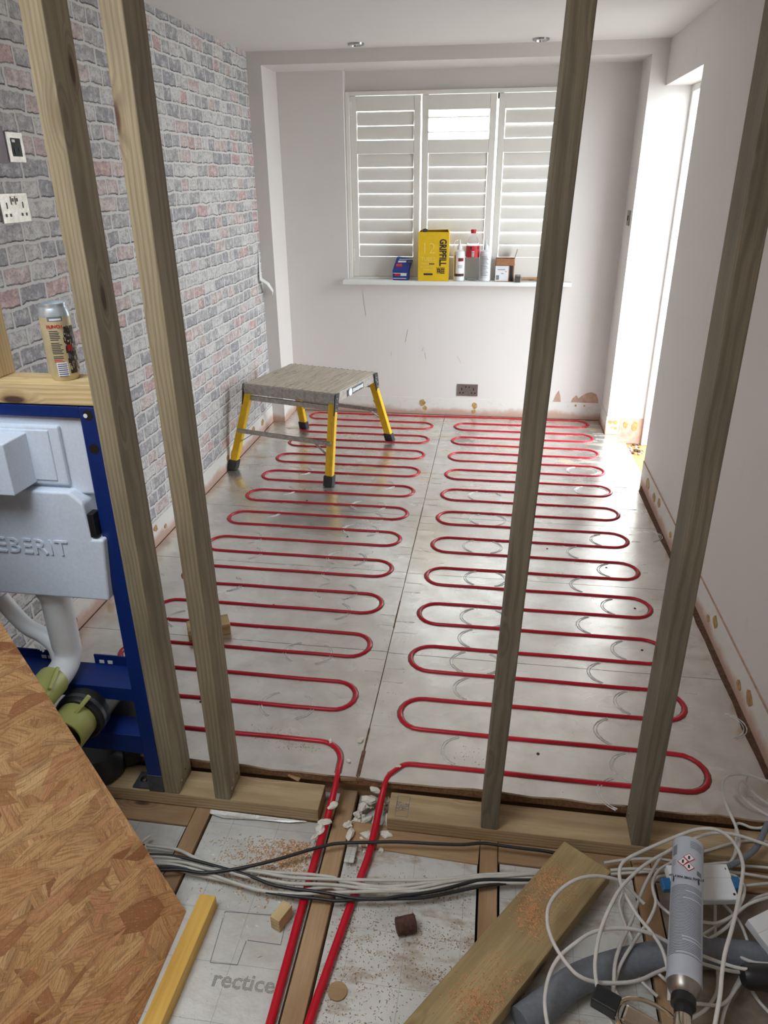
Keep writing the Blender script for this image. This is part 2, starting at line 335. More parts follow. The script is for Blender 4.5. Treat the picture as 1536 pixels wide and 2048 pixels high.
# ---------------------------------------------------------------- mesh helpers
class MB:
    def __init__(s): s.v = []; s.f = []
    def add(s, vs, fs):
        k = len(s.v); s.v += [tuple(x) for x in vs]; s.f += [tuple(i+k for i in f) for f in fs]; return s
    def box(s, x0, x1, y0, y1, z0, z1):
        return s.add([(x0, y0, z0), (x1, y0, z0), (x1, y1, z0), (x0, y1, z0), (x0, y0, z1), (x1, y0, z1), (x1, y1, z1), (x0, y1, z1)],
                     [(0, 3, 2, 1), (4, 5, 6, 7), (0, 1, 5, 4), (1, 2, 6, 5), (2, 3, 7, 6), (3, 0, 4, 7)])
    def obox(s, c, ax, ay, az, hx, hy, hz):
        c = Vector(c); X = Vector(ax).normalized()*hx; Y = Vector(ay).normalized()*hy; Z = Vector(az).normalized()*hz
        p = [c+a*X+b*Y+d*Z for d in (-1, 1) for (a, b) in ((-1, -1), (1, -1), (1, 1), (-1, 1))]
        return s.add(p, [(0, 3, 2, 1), (4, 5, 6, 7), (0, 1, 5, 4), (1, 2, 6, 5), (2, 3, 7, 6), (3, 0, 4, 7)])
    def beam(s, p0, p1, up, w, t):          # bar from p0 to p1; w across, t along 'up'
        p0 = Vector(p0); p1 = Vector(p1); d = p1-p0; up = Vector(up); side = d.cross(up).normalized(); up = side.cross(d).normalized()
        return s.obox((p0+p1)/2, d, side, up, d.length/2, w/2, t/2)
    def prism(s, poly, ext):                # polygon of 3-D points pushed along ext
        n = len(poly); e = Vector(ext); a = [Vector(p) for p in poly]
        return s.add(a+[p+e for p in a], [tuple(range(n)), tuple(range(2*n-1, n-1, -1))]+[((i+1) % n, i, i+n, (i+1) % n+n) for i in range(n)])
    def tube(s, pts, r, n=8, caps=True):
        pts = [Vector(p) for p in pts]; m_ = len(pts); rs = r if isinstance(r, (list, tuple)) else [r]*m_
        k = len(s.v); up = None
        for i, p in enumerate(pts):
            t = (pts[min(i+1, m_-1)]-pts[max(i-1, 0)]).normalized()
            if up is None:
                up = Vector((0, 0, 1)) if abs(t.z) < .9 else Vector((0, 1, 0))
            a = t.cross(up).normalized(); up = a.cross(t).normalized()
            for j in range(n):
                q = 2*PI*j/n; s.v.append(tuple(p+(a*math.cos(q)+up*math.sin(q))*rs[i]))
        for i in range(m_-1):
            for j in range(n):
                s.f.append((k+i*n+j, k+i*n+(j+1) % n, k+(i+1)*n+(j+1) % n, k+(i+1)*n+j))
        if caps:
            s.f.append(tuple(k+j for j in range(n))[::-1]); s.f.append(tuple(k+(m_-1)*n+j for j in range(n)))
        return s
    def lathe(s, prof, c=(0, 0, 0), axis=(0, 0, 1), n=24, caps=True):   # prof: (radius, along)
        ax = Vector(axis).normalized(); c = Vector(c)
        a = ax.cross(Vector((0, 0, 1)) if abs(ax.z) < .9 else Vector((1, 0, 0))).normalized(); b = ax.cross(a)
        k = len(s.v); m_ = len(prof)
        for r, h in prof:
            for j in range(n):
                q = 2*PI*j/n; s.v.append(tuple(c+ax*h+(a*math.cos(q)+b*math.sin(q))*r))
        for i in range(m_-1):
            for j in range(n):
                s.f.append((k+i*n+j, k+i*n+(j+1) % n, k+(i+1)*n+(j+1) % n, k+(i+1)*n+j))
        if caps:
            s.f.append(tuple(k+j for j in range(n))[::-1]); s.f.append(tuple(k+(m_-1)*n+j for j in range(n)))
        return s
    def blob(s, c, r, n=1, jit=.35, flat=1., seed=0):
        bm = bmesh.new(); bmesh.ops.create_icosphere(bm, subdivisions=n, radius=1.); rr = random.Random(seed)
        vs = [(c[0]+v.co.x*r*(1+rr.uniform(-jit, jit)), c[1]+v.co.y*r*(1+rr.uniform(-jit, jit)), c[2]+v.co.z*r*flat*(1+rr.uniform(-jit, jit))) for v in bm.verts]
        bm.verts.index_update(); fs = [tuple(v.index for v in f.verts) for f in bm.faces]; bm.free(); return s.add(vs, fs)
    def build(s, name, mat, parent=None, smooth=False, bevel=0., org=None, matrix=None, seg=2):
        me = bpy.data.meshes.new(name)
        o = Vector(org) if org is not None else Vector((0, 0, 0))
        me.from_pydata([(Vector(v)-o)[:] for v in s.v], [], s.f); me.materials.append(mat)
        bm = bmesh.new(); bm.from_mesh(me); bmesh.ops.recalc_face_normals(bm, faces=bm.faces); bm.to_mesh(me); bm.free()
        if smooth:
            for p in me.polygons: p.use_smooth = True
            try: me.set_sharp_from_angle(angle=math.radians(smooth if smooth is not True else 40))
            except Exception: pass
        ob = bpy.data.objects.new(name, me); COL.objects.link(ob)
        W[ob.name] = matrix.copy() if matrix is not None else Matrix.Translation(o)
        if parent is not None:
            ob.parent = parent; ob.matrix_parent_inverse = W[parent.name].inverted()
        ob.matrix_basis = W[ob.name]
        if bevel:
            b = ob.modifiers.new('bevel', 'BEVEL'); b.width = bevel; b.segments = seg; b.limit_method = 'ANGLE'; b.angle_limit = math.radians(40)
        return ob
W = {}
def thing(name, label, cat, loc=(0, 0, 0), group=None):
    e = bpy.data.objects.new(name, None); COL.objects.link(e); e.empty_display_size = .05
    W[e.name] = Matrix.Translation(loc); e.matrix_basis = W[e.name]
    return tag(e, label, cat, group)
def tag(o, label=None, cat=None, group=None, kind=None):
    if label: o['label'] = label
    if cat: o['category'] = cat
    if group: o['group'] = group
    if kind: o['kind'] = kind
    return o
def struct(o, label=None):
    o['kind'] = 'structure'
    if label: o['label'] = label
    return o
def crom(pts, k=6):
    P = [Vector(p) for p in pts]; P = [P[0]*2-P[1]]+P+[P[-1]*2-P[-2]]; out = []
    for i in range(1, len(P)-2):
        a, b, c, d = P[i-1:i+3]
        for j in range(k):
            t = j/k
            out.append(.5*((2*b)+(c-a)*t+(2*a-5*b+4*c-d)*t*t+(-a+3*b-3*c+d)*t*t*t))
    out.append(P[-2]); return out
def timber(name, p0, p1, w, t, mat, up=(0, 0, 1), bevel=.0025, parent=None):
    """sawn timber with its grain along local X; w across, t along 'up'"""
    p0 = Vector(p0); p1 = Vector(p1); d = (p1-p0); X = d.normalized(); Y = Vector(up).cross(X).normalized(); Z = X.cross(Y)
    M = Matrix((( X.x, Y.x, Z.x, p0.x), (X.y, Y.y, Z.y, p0.y), (X.z, Y.z, Z.z, p0.z), (0, 0, 0, 1)))
    return MB().box(0, d.length, -w/2, w/2, -t/2, t/2).build(name, mat, parent, bevel=bevel, matrix=M)
def text(name, s, size, mat, origin, right, up, parent=None, ext=.0006, align='CENTER', sx=1., bold=0., track=1.):
    cu = bpy.data.curves.new(name, 'FONT'); cu.body = s; cu.size = size; cu.extrude = ext; cu.align_x = align; cu.align_y = 'CENTER'; cu.resolution_u = 2; cu.offset = bold; cu.space_character = track
    to = bpy.data.objects.new(name, cu); me = bpy.data.meshes.new_from_object(to)
    bpy.data.objects.remove(to); bpy.data.curves.remove(cu)
    me.name = name; me.materials.clear(); me.materials.append(mat)
    R_ = Vector(right).normalized(); U = Vector(up).normalized(); Nn = R_.cross(U)
    M = Matrix(((R_.x*sx, U.x, Nn.x, origin[0]), (R_.y*sx, U.y, Nn.y, origin[1]), (R_.z*sx, U.z, Nn.z, origin[2]), (0, 0, 0, 1)))
    me.transform(M)
    ob = bpy.data.objects.new(name, me); COL.objects.link(ob); W[ob.name] = Matrix.Identity(4)
    if parent is not None: ob.parent = parent; ob.matrix_parent_inverse = W[parent.name].inverted()
    return ob

# ================================================================= STRUCTURE
XL, XR, YB, YN, ZC = -1.535, .868, 5.165, 4.85, 2.26
ground = struct(MB().box(-14, 14, -14, 16, -.6, -.5).build('ground', GROUT), 'grey paving outside')
floor = struct(MB().box(XL-.12, XR+.27, -2.0, YB+.24, -.5, -.215).build('floor', VOID), 'dark underfloor void below the joists')
wl = struct(MB().box(XL-.12, XL, -2., YB+.24, -.5, ZC).build('wall_left', BRICKP), 'left wall covered in printed brick wallpaper')
b = MB().box(XL, -1.448, YN, YB+.24, -.2, ZC)                       # left nib
b.box(-1.448, -1.02, YB, YB+.24, -.2, 2.19)
b.box(-1.02, .44, YB, YB+.24, -.2, .925)
b.box(-1.02, .44, YB+.075, YB+.24, 2.078, 2.19)
b.box(.44, .778, YB, YB+.24, -.2, 2.19)
b.box(-1.448, .778, YN, YB+.24, 2.19, ZC)                           # bulkhead
b.box(.778, XR+.19, YN, YB+.24, -.2, ZC)                            # right nib and door reveal
wb = struct(b.build('wall_back', PAINT), 'white back wall with shallow alcove around the shuttered window')
b = MB().box(XR, XR+.24, -2., 3.99, -.5, ZC).box(XR, XR+.24, 3.99, YN, 2.035, ZC)
wr = struct(b.build('wall_right', PAINT), 'plain white right wall with a tall door opening')
struct(MB().box(XL-.12, XR+.24, -2.12, -2., -.5, ZC).build('wall_rear', PAINT), 'wall behind the viewer')
SX0, SX1, SY0, SY1 = -1.5, -.53, .02, .99  # assumed rooflight opening, added out of view to light the foreground
b = MB().box(XL-.12, XR+.24, SY1, YB+.24, ZC, ZC+.12).box(XL-.12, XR+.24, -2.12, SY0, ZC, ZC+.12).box(XL-.12, SX0, SY0, SY1, ZC, ZC+.12).box(SX1, XR+.24, SY0, SY1, ZC, ZC+.12)
struct(b.build('ceiling', CEILP), 'white painted ceiling with an added rooflight over the foreground')
# plaster band left where the skirting came off
def scar(parent, x0, x1, y0, y1, z1): return MB().box(x0, x1, y0, y1, -.03, z1).build('skirting_scar', SCAR, parent)
scar(wl, XL, XL+.004, 1.6, YN, .118)
scar(wb, XL+.002, -1.444, YN-.004, YN, .125); scar(wb, -1.448, -1.444, YN, YB, .12)
scar(wb, -1.444, .774, YB-.004, YB, .122); scar(wb, .774, .778, YN-.002, YB-.004, .122)
scar(wb, .778, .86, YN-.004, YN, .118)
MB().box(.86, 1.01, YN-.005, YN, -.06, .114).build('bare_plaster_patch', BAREPL, wb)
scar(wr, XR-.004, XR, 1.5, 3.99, .132)
MB().box(XR-.006, XR, 1.5, 3.99, .131, .134).build('caulk_line', BAREPL, wr)
def chip(parent, plane, pos, pts, mat=BAREPL, t=.0022):
    n = {'y': (0, -t, 0), 'x+': (t, 0, 0), 'x-': (-t, 0, 0)}[plane]
    poly = [(a, pos, c) if plane == 'y' else (pos, a, c) for a, c in pts]
    return MB().prism(poly, n).build('torn_paint_patch' if mat is BAREPL else 'adhesive_dab', mat, parent)
chip(wb, 'y', YB, [(.44, .122), (.455, .17), (.475, .205), (.49, .16), (.495, .122)])
chip(wb, 'y', YB, [(.565, .122), (.575, .15), (.6, .175), (.615, .15), (.63, .165), (.665, .19), (.7, .2), (.735, .185), (.75, .15), (.755, .122)])
chip(wb, 'y', YB, [(-1.42, .122), (-1.40, .16), (-1.385, .122)])
def dab(parent, plane, pos, a, c, ra, rc, seed):
    rr = random.Random(seed)
    chip(parent, plane, pos, [(a+ra*math.cos(q*PI/5)*rr.uniform(.75, 1.2), c+rc*math.sin(q*PI/5)*rr.uniform(.75, 1.2)) for q in range(10)], GLUE)
k = 0
for x, z, r in ((-.83, .085, .022), (-.815, .04, .014), (-.49, .085, .022), (-.47, .045, .015), (-.11, .075, .02), (-.115, .03, .013), (.27, .07, .028), (.29, .03, .015), (-1.28, .08, .02), (.6, .1, .008), (.66, .1, .006)):
    dab(wb, 'y', YB-.004, x, z, r, r*1.1, k); k += 1
for x, z, r in ((.8, .085, .018), (.835, .085, .018), (.815, .05, .012), (.84, .045, .012)): dab(wb, 'y', YN-.004, x, z, r, r*.8, k); k += 1
for x, z, r in ((.9, .07, .018), (.96, .065, .026)): dab(wb, 'y', YN-.005, x, z, r*.8, r*1.2, k); k += 1
for y, z, r in ((2.0, .075, .03), (2.1, .05, .022), (2.42, .085, .03), (2.5, .05, .018), (2.78, .075, .03), (2.86, .06, .02), (3.1, .08, .03), (3.2, .06, .02), (3.5, .09, .03), (3.62, .07, .03), (3.8, .07, .04), (1.75, .08, .03), (1.66, .05, .02)):
    dab(wr, 'x-', XR-.004, y, z, r, r*.75, k); k += 1
for y, z, r in ((2.15, .05, .03), (2.42, .06, .035), (2.9, .085, .02), (3.0, .05, .014), (3.3, .07, .02), (3.9, .07, .02), (3.98, .065, .03), (4.4, .08, .03), (4.6, .07, .03)):
    dab(wl, 'x+', XL+.004, y, z, r, r*.8, k); k += 1
MB().blob((XL+.03, 2.0, .012), .035, 2, .35, .6, 3).build('crumpled_copper_foil', COPPER, wl)
# bare plaster square beside the wall switch, wallpaper flap by the corner
MB().box(XL, XL+.002, 2.2, 2.335, 1.632, 1.735).build('bare_wall_patch', plain('mauve_bare_patch', srgb(150, 140, 148), .8), wl)
fl = MB(); P_ = [(4.80, 1.16, 0), (4.79, 1.06, .004), (4.77, .985, .012), (4.80, .95, .05), (4.83, .90, .07), (4.845, .872, .06)]
for i, (y, z, o) in enumerate(P_): wd = .006+.022*math.sin(PI*i/5); fl.v += [(XL+.003+o, y-wd, z), (XL+.003+o, y+wd*.4, z+.01), (XL+.0045+o, y+wd*.4, z+.01), (XL+.0045+o, y-wd, z)]
for i in range(5):
    a = i*4
    for j in range(4): fl.f.append((a+j, a+(j+1) % 4, a+4+(j+1) % 4, a+4+j))
fl.build('peeling_wallpaper_flap', GLOSS, wl)
# thin pencil cracks and smudges on white wall
for i, (x, z, dx, dz) in enumerate(((-.62, .52, .02, .09), (-.5, .46, .01, .03), (-.47, .40, -.01, .05), (-.25, .43, .03, -.05), (-.9, .7, -.02, .15), (-.72, .42, .0, .03))):
    MB().beam((x, YB-.0006, z), (x+dx, YB-.0006, z+dz), (0, 1, 0), .0009, .001).build('pencil_mark', INKG, wb)
MB().box(.80, .875, YN-.001, YN, .62, .6215).build('hairline_crack', INKG, wb)
# ceiling downlights
for x, y, lab in ((-.847, 4.69, 'chrome ceiling downlight above the left shutter, switched off'), (.166, 4.73, 'chrome ceiling downlight beside the middle timber stud, switched off')):
    t = thing('downlight', lab, 'ceiling light', (x, y, ZC), 'recessed downlights')
    MB().lathe([(.030, -.004), (.034, -.012), (.045, -.009), (.047, 0.)], (x, y, ZC), n=28, caps=False).build('bezel', CHROME, t, smooth=True)
    MB().lathe([(.031, -.003), (.012, -.001), (.0005, 0)], (x, y, ZC), n=20, caps=False).build('lamp', STEELD, t, smooth=True)
# door: frame strip in the reveal, threshold
dr = struct(MB().box(1.012, 1.075, YN-.035, YN, -.06, 2.035).build('door_1', GLOSS, bevel=.003), 'white door frame in the reveal of the bright side opening')
MB().box(1.012, 1.075, 3.99, YN-.035, 2.0, 2.035).build('door_head', GLOSS, dr, bevel=.003)
MB().box(1.012, 1.075, 3.99, 4.025, -.06, 2.0).build('door_jamb', GLOSS, dr, bevel=.003)
MB().box(.905, 1.12, 3.99, YN, -.2, -.062).build('threshold_board', wood('threshold_wood', srgb(210, 160, 96), srgb(150, 104, 58), seed=2.2), dr)
for i in range(26):
    MB().blob((.9+random.random()*.11, 4.62+random.random()*.2, -.055), random.uniform(.006, .016), 1, .4, .7, i).build('rubble', BAREPL if i % 2 else DARKGAP, dr)

# ---- window: outer sash, mullions, sill
win = struct(MB().box(-1.018, -.992, 5.20, 5.25, .945, 2.076).box(.412, .438, 5.20, 5.25, .945, 2.076).box(-.992, .412, 5.20, 5.25, 2.056, 2.076).box(-.992, .412, 5.20, 5.25, .945, .957).build('window_1', SHUT, bevel=.002), 'shuttered window in the back wall')
MB().box(-1.045, .485, 5.088, 5.40, .918, .945).build('window_sill', GLOSS, win, bevel=.004)
for a in (-1.02, -.54, -.06, .40):
    MB().box(a, a+.045, 5.36, 5.40, .945, 2.078).build('sash_bar', GLOSS, win, bevel=.003)
for z in (.945, 2.03): MB().box(-1.02, .44, 5.36, 5.40, z, z+.05).build('sash_rail', GLOSS, win, bevel=.003)
for a in (-.975, -.495, -.015): MB().box(a, a+.42, 5.375, 5.381, .995, 2.03).build('pane', GLASS, win)
# ---- shutter panels, each slat its own part
def slat(x0, x1, zc, tilt, par):
    n = 10; wv, th = .0391, .0055; prof = [(wv*math.cos(2*PI*i/n), th*math.sin(2*PI*i/n)) for i in range(n)]
    ca, sa = math.cos(tilt), math.sin(tilt); q = MB()
    ring = lambda x: [(x, 5.236+a*ca-c*sa, zc+a*sa+c*ca) for a, c in prof]
    q.add(ring(x0)+ring(x1), [tuple(range(n)), tuple(range(2*n-1, n-1, -1))]+[(i, (i+1) % n, n+(i+1) % n, n+i) for i in range(n)])
    return q.build('slat', SHUT, par, smooth=50)
T0 = math.radians(86.5)
for pi_, (x0, x1, lab) in enumerate(((-.991, -.5355, 'left white shutter panel with every slat closed'), (-.5265, -.0595, 'middle white shutter panel with top slats open to the sky'), (-.0465, .411, 'right white shutter panel partly behind the leaning stud'))):
    t = thing('shutter_panel', lab, 'shutter', (x0, 5.236, .958), 'plantation shutters')
    for sx in (x0, x1-.042): MB().box(sx, sx+.042, 5.222, 5.25, .958, 2.052).build('stile', SHUT, t, bevel=.003)
    for z0, z1 in ((.958, 1.088), (1.722, 1.800), (1.968, 2.052)): MB().box(x0+.042, x1-.042, 5.223, 5.249, z0, z1).build('rail', SHUT, t, bevel=.002)
    for i in range(8):
        tl = T0-random.uniform(0, .03)
        if pi_ == 2: tl = T0-(.0, .02, .1, .02, .05, .14, .03, .05)[i]
        slat(x0+.0438, x1-.0438, 1.088+.0793*(i+.5), tl, t)
    for i in range(2):
        tl = .05 if pi_ == 1 else (T0+.04 if pi_ == 0 else T0-.12*(i+.3))
        slat(x0+.0438, x1-.0438, 1.803+.081*(i+.5), tl, t)
    if pi_ == 0:
        for z in (1.1, 1.98): MB().box(x0-.006, x0+.01, 5.214, 5.223, z-.04, z+.04).build('hinge', SHUT, t, bevel=.001)

# ---- floor build-up under the foil and in front
for i, (x, x1_) in enumerate(((-1.535, -.323), (-.321, .866))):
    MB().box(x, x1_, 1.573, 5.14 if i == 0 else 4.84, -.03, -.0065).build('deck_board', CHIP, floor)
MB().box(-1.44, .77, 4.84, 5.16, -.03, -.0065).build('deck_board', CHIP, floor)
MB().box(XL, XR, 1.6, 1.66, -.2, -.03).build('trimmer_joist', JOIST, floor)
MB().box(XR-.03, XR, 1.58, 3.98, -.0065, -.002).build('dirt_gap', DARKGAP, floor)
MB().box(XL, XL+.014, 1.58, 4.84, -.0065, -.002).build('dirt_gap', DARKGAP, floor)
MB().box(-1.44, .77, 5.142, 5.163, -.0065, -.001).build('dirt_gap', DARKGAP, floor)
YS = [1.572, 2.188, 2.785, 3.382, 3.98, 4.58, 5.142]
def rag(a, c, n, amp, rr, ends=True): return [a+(c-a)*i/n for i in range(n+1)]
rr = random.Random(5)
for side in (0, 1):
    for i in range(6):
        y0, y1 = YS[i]+.0012, YS[i+1]-.0012
        if side == 0: x0, x1 = XL+.012, -.3235
        else: x0, x1 = -.3205, .84
        if side == 0:
            y0 += .006*(i > 0); y1 += .006*(i < 5)
        if i == 5: x0 = max(x0, -1.44); x1 = min(x1, .77)
        pts = []
        n = 14
        for q in range(n+1):        # front edge, torn on the first row
            x = x0+(x1-x0)*q/n; pts.append((x, y0+(rr.uniform(-.006, .004) if i == 0 else 0)))
        if side == 1 and i == 4: pts[-1] = (.9, y0); pts.append((.89, 4.50)); pts.append((.885, y1))
        elif side == 1 and i < 4:
            pts += [(x1+rr.uniform(-.006, .004), y0+(y1-y0)*q/5) for q in range(1, 5)]+[(x1, y1)]
            if i == 3: pts[-1] = (.872, y1)
        else: pts.append((x1, y1))
        if i == 5 and side == 1: pts = [(x0, y0), (.885, y0), (.885, 4.78), (.86, 4.838), (.768, 4.838), (.768, y1)]
        if i == 4 and side == 0: pass
        if i == 5 and side == 0: pts = [(XL+.012, y0), (x1, y0), (x1, y1), (-1.44, y1), (-1.44, 4.838), (XL+.012, 4.838)]; 
        else: pts.append((x0, y1))
        MB().prism([(a, c, 0.) for a, c in pts], (0, 0, -.0062)).build('foil_panel', FOIL, floor)
# torn dark slit along the middle joint
for (ya, yb, w) in ((1.575, 1.68, .012), (1.68, 1.78, .006), (2.35, 2.55, .005), (3.0, 3.5, .004), (3.6, 3.9, .003)):
    MB().box(-.322-w/2, -.322+w/2, ya, yb, -.004, .0006).build('joint_slit', DARKGAP, floor)
# embossed, unused turning loops pressed in the foil
def loop_mark(x, y, sides=(0, 1)):
    for s_ in sides:
        for off in (0, .009):
            q = []
            for a in range(-62, 63, 8):
                an = math.radians(a)+(PI if s_ == 0 else 0)
                q.append((x+(.093-off)*math.cos(an), y+(.071-off*.6)*math.sin(an), .0006+.0004*random.random()))
            MB().tube(q, [.0008+.0016*random.random() for _ in q], 5).build('pressed_loop', CRINK, floor)
for x, y, sd in ((-.61, 1.852, (0, 1)), (-.61, 2.147, (0, 1)), (-.6, 2.44, (1,)), (-.6, 2.59, (0, 1)), (-.6, 2.737, (0,)), (-.61, 2.88, (0, 1)), (-.6, 3.18, (0, 1)), (-.6, 3.327, (1,)), (-.61, 3.475, (0, 1)), (-.6, 3.77, (1,)),
               (-1.1, 2.59, (1,)), (-1.1, 2.88, (1,)), (-1.15, 3.03, (1,)), (-1.14, 3.327, (1,)), (-1.14, 3.62, (1,)), (-1.12, 3.92, (1,)), (-1.13, 2.3, (0, 1)),
               (0, 1.72, (0,)), (.02, 2.02, (0,)), (0, 2.17, (0, 1)), (.02, 2.32, (0,)), (.02, 2.47, (0, 1)), (.02, 2.78, (0, 1)), (.0, 3.08, (0, 1)), (.02, 3.38, (0, 1)), (0, 3.68, (0, 1)),
               (.47, 1.87, (0,)), (.5, 1.72, (0,)), (.55, 2.02, (0,)), (.58, 2.32, (0,)), (.48, 2.17, (0,)), (.58, 2.62, (0,)), (.47, 2.47, (0,)), (.6, 2.925, (0,)), (.47, 2.78, (0,)), (.6, 3.225, (0,)), (.48, 3.08, (0,)), (.58, 3.83, (0, 1)), (.56, 4.13, (0, 1)), (.76, 3.3, (1,)), (.45, 1.61, (0,)), (.76, 1.95, (1,))):
    loop_mark(x, y, sd)
# nail and screw heads in the foil
for x, y in ((-.9, 1.83), (-.72, 2.14), (-.83, 2.45), (.55, 2.95), (.6, 2.33), (.62, 2.62), (.3, 3.1), (.2, 1.74), (.52, 1.72), (-.65, 3.1), (.1, 1.95), (-.95, 3.5)):
    MB().lathe([(.005, 0), (.0045, .0015)], (x, y, 0), n=10).build('screw_head', RUST, floor)

# joists, noggins and insulation in front of the sole plates
JX = [(-1.155, .047), (-.757, .047), (-.352, .05), (.062, .047), (.462, .047), (.84, .04)]
for i, (x, w) in enumerate(JX):
    lab = ('floor joist under the far left behind the sheathing board', 'floor joist emerging beneath the left sole plate by the studs', 'floor joist running between the two red pipes', 'floor joist beneath the leaning stud, passing under the plank', 'floor joist under the cable tangle and foam can', 'floor joist against the right wall')[i]
    jo = timber('floor_joist', (x, -1.9, -.1375), (x-.0, 1.595, -.1375), w, .125, JOIST)
    tag(jo, lab, 'joist', 'floor joists')
for i in range(5):
    xa = JX[i][0]+JX[i][1]/2; xb = JX[i+1][0]-JX[i+1][1]/2
    yn = 1.405 if i != 1 else 1.47
    ng = timber('joist_noggin', (xa+.002, yn+.04, -.125), (xb-.002, yn+.04+(.0 if i != 2 else -.015), -.125), .08, .095, JOIST)
    tag(ng, ('noggin behind the toilet frame foot', 'noggin under left sole plate beside the white foil edge', 'noggin joining joists under the stamped right sole plate end', 'noggin behind the loose plank end', 'noggin under the coiled white cables')[i], 'noggin', 'noggins between the joists')
    MB().box(xa+.006, xb-.006, -1.9, yn-.003, -.2, -.083).build('insulation_panel' if i < 4 else 'shaded_board', INSUL if i < 4 else BOARD_SHADED, floor)
    MB().box(xa+.006, xb-.006, yn+.085, 1.6, -.2, -.1).build('insulation_panel', INSUL, floor)
# printed outline and maker's lettering on the insulation
ip = [(-.587, 1.166), (-.577, 1.036), (-.512, 1.039), (-.51, 1.101), (-.425, 1.101), (-.43, 1.175), (-.587, 1.166)]
for a, c in zip(ip, ip[1:]): MB().beam((*a, -.0826), (*c, -.0826), (0, 0, 1), .0016, .0006).build('printed_line', INKG, floor)
q = text('printed_lettering', 'recticel', .052, HALF, (-.478, 1.002, -.0826), (1, .02, 0), (-.02, 1, 0), floor, .0003, sx=1.02, bold=.0012)

# ================================================================= FRAMING TIMBER
YC = 1.5125
for x0, x1, lab in ((-1.52, -.4165, 'left sole plate carrying two studs and the blue frame foot'), (-.2215, .86, 'right sole plate with inked stamp and two leaning studs')):
    p = timber('sole_plate', (x0, YC, -.0525), (x1, YC, -.0525), .095, .045, PLATE)
    tag(p, lab, 'sole plate', 'sole plates of the new partition'); PL = p
st = 0
for (xa, xb, xc, xd) in ((-.205, -.16, 1.467, 1.55),):
    for a, c in (((-.2, 1.475), (-.165, 1.475)), ((-.165, 1.475), (-.165, 1.548)), ((-.165, 1.548), (-.2, 1.548)), ((-.2, 1.548), (-.2, 1.475))):
        MB().beam((*a, -.0298), (*c, -.0298), (0, 0, 1), .0012, .0006).build('stamp_border', INKG, PL)
for i, s_ in enumerate(('CE HT', 'C24 *', 'PEFC', '1.30')):
    text('stamp_lettering', s_, .0135, INKG, (-.196+.009*i, 1.511, -.0298), (0, 1, 0), (-1, 0, 0), PL, .0003)
def stud(b0, t0, z1, lab, mat=STUD, screws=(), z0=-.03):
    p0 = Vector((b0+.0225, YC, z0)); p1 = Vector((t0+.0225, YC, z1))
    o = timber('timber_stud', p0, p1, .045, .095, mat, up=(0, 1, 0)); tag(o, lab, 'stud', 'upright studs')
    for (x, y, z, ax) in screws: MB().lathe([(.0045, 0), (.004, .0012)], (x, y, z), ax, n=8).build('screw_head', NICKEL, o)
    return o
stud(-.871, -.884, 2.258, 'weathered green-brown stud against the blue frame, leftmost full-height stud', screws=((-.8255, 1.49, 0, (1, 0, 0)), (-.8255, 1.52, .012, (1, 0, 0))))
stud(-.7185, -.730, 2.258, 'weathered stud second from left, standing near the sole plate end', screws=((-.673, 1.485, -.005, (1, 0, 0)), (-.673, 1.50, .012, (1, 0, 0)), (-.673, 1.53, .01, (1, 0, 0))))
stud(.0365, .105, 2.258, 'grey-brown stud leaning right in front of the window end', STUD_SHADED)
stud(.4325, .42, 2.258, 'rightmost weathered stud beside the white wall', STUD_SHADED, screws=((.432, 1.5, -.01, (-1, 0, 0)), (.432, 1.53, .01, (-1, 0, 0))))
hd = timber('frame_header', (-1.52, YC, 1.147), (-.8755, YC, 1.147), .095, .048, PALE); tag(hd, 'pale horizontal timber above the blue frame, under the drinks can', 'timber')
sh = timber('short_stud', (-1.1365, YC, 1.171), (-1.1465, YC, 2.258), .045, .095, PALE, up=(0, 1, 0)); tag(sh, 'pale short stud rising from the horizontal timber at left picture edge', 'stud')

# ================================================================= HEATING PIPE (one continuous run)
PR = .0078
path = []
rowL = lambda i: 1.702+.1473*i
rowR = lambda i: 1.645+.1507*i
def arc(cx, cy, r, a0, a1, n=10): return [(cx+r*math.cos(a0+(a1-a0)*i/n), cy+r*math.sin(a0+(a1-a0)*i/n), 0.) for i in range(n+1)]
rl, rr_ = .1473/2, .1507/2
tailL = [(-.397, -.3, -.0725), (-.397, .6, -.0725), (-.397, .92, -.0725), (-.397, 1.3, -.0715), (-.394, 1.40, -.066), (-.388, 1.47, -.047), (-.383, 1.53, -.017), (-.382, 1.57, -.001), (-.384, 1.615, .0)]
tailL = crom(tailL, 5)
path += tailL[:-1]
path += arc(-.464, 1.622, .08, 0, PI/2, 8)
LX0, LX1, RX0, RX1 = -1.298, -.393, -.236, .682
for i in range(24):
    y = rowL(i)
    left = i % 2 == 0           # travels left on even rows
    a, c = (LX1-rl, LX0+rl) if left else (LX0+rl, LX1-rl)
    if i == 0: a = -.47
    if i == 23:
        path += [(a, y, 0)]; break
    path += [(a+(c-a)*t/6, y+.0012*math.sin(t*2.1+i), 0) for t in range(7)]
    path += arc(c, y+rl, rl, -PI/2, -PI/2+(-PI if left else PI), 10)[1:-1]
path += [(-.9, rowL(23), 0), (-.5, rowL(23)+.002, 0), (-.1, rowR(23)-.004, 0), (.3, rowR(23), 0)]
for i in range(23, -1, -1):
    y = rowR(i); right = i % 2 == 1
    a, c = (RX0+rr_, RX1-rr_) if right else (RX1-rr_, RX0+rr_)
    if i == 23: a = .45
    if i == 0: c = -.15
    path += [(a+(c-a)*t/6, y+.0012*math.sin(t*1.7+i), 0) for t in range(7)]
    if i == 0: break
    path += arc(c, y-rr_, rr_, PI/2, PI/2+(-PI if right else PI), 10)[1:-1]
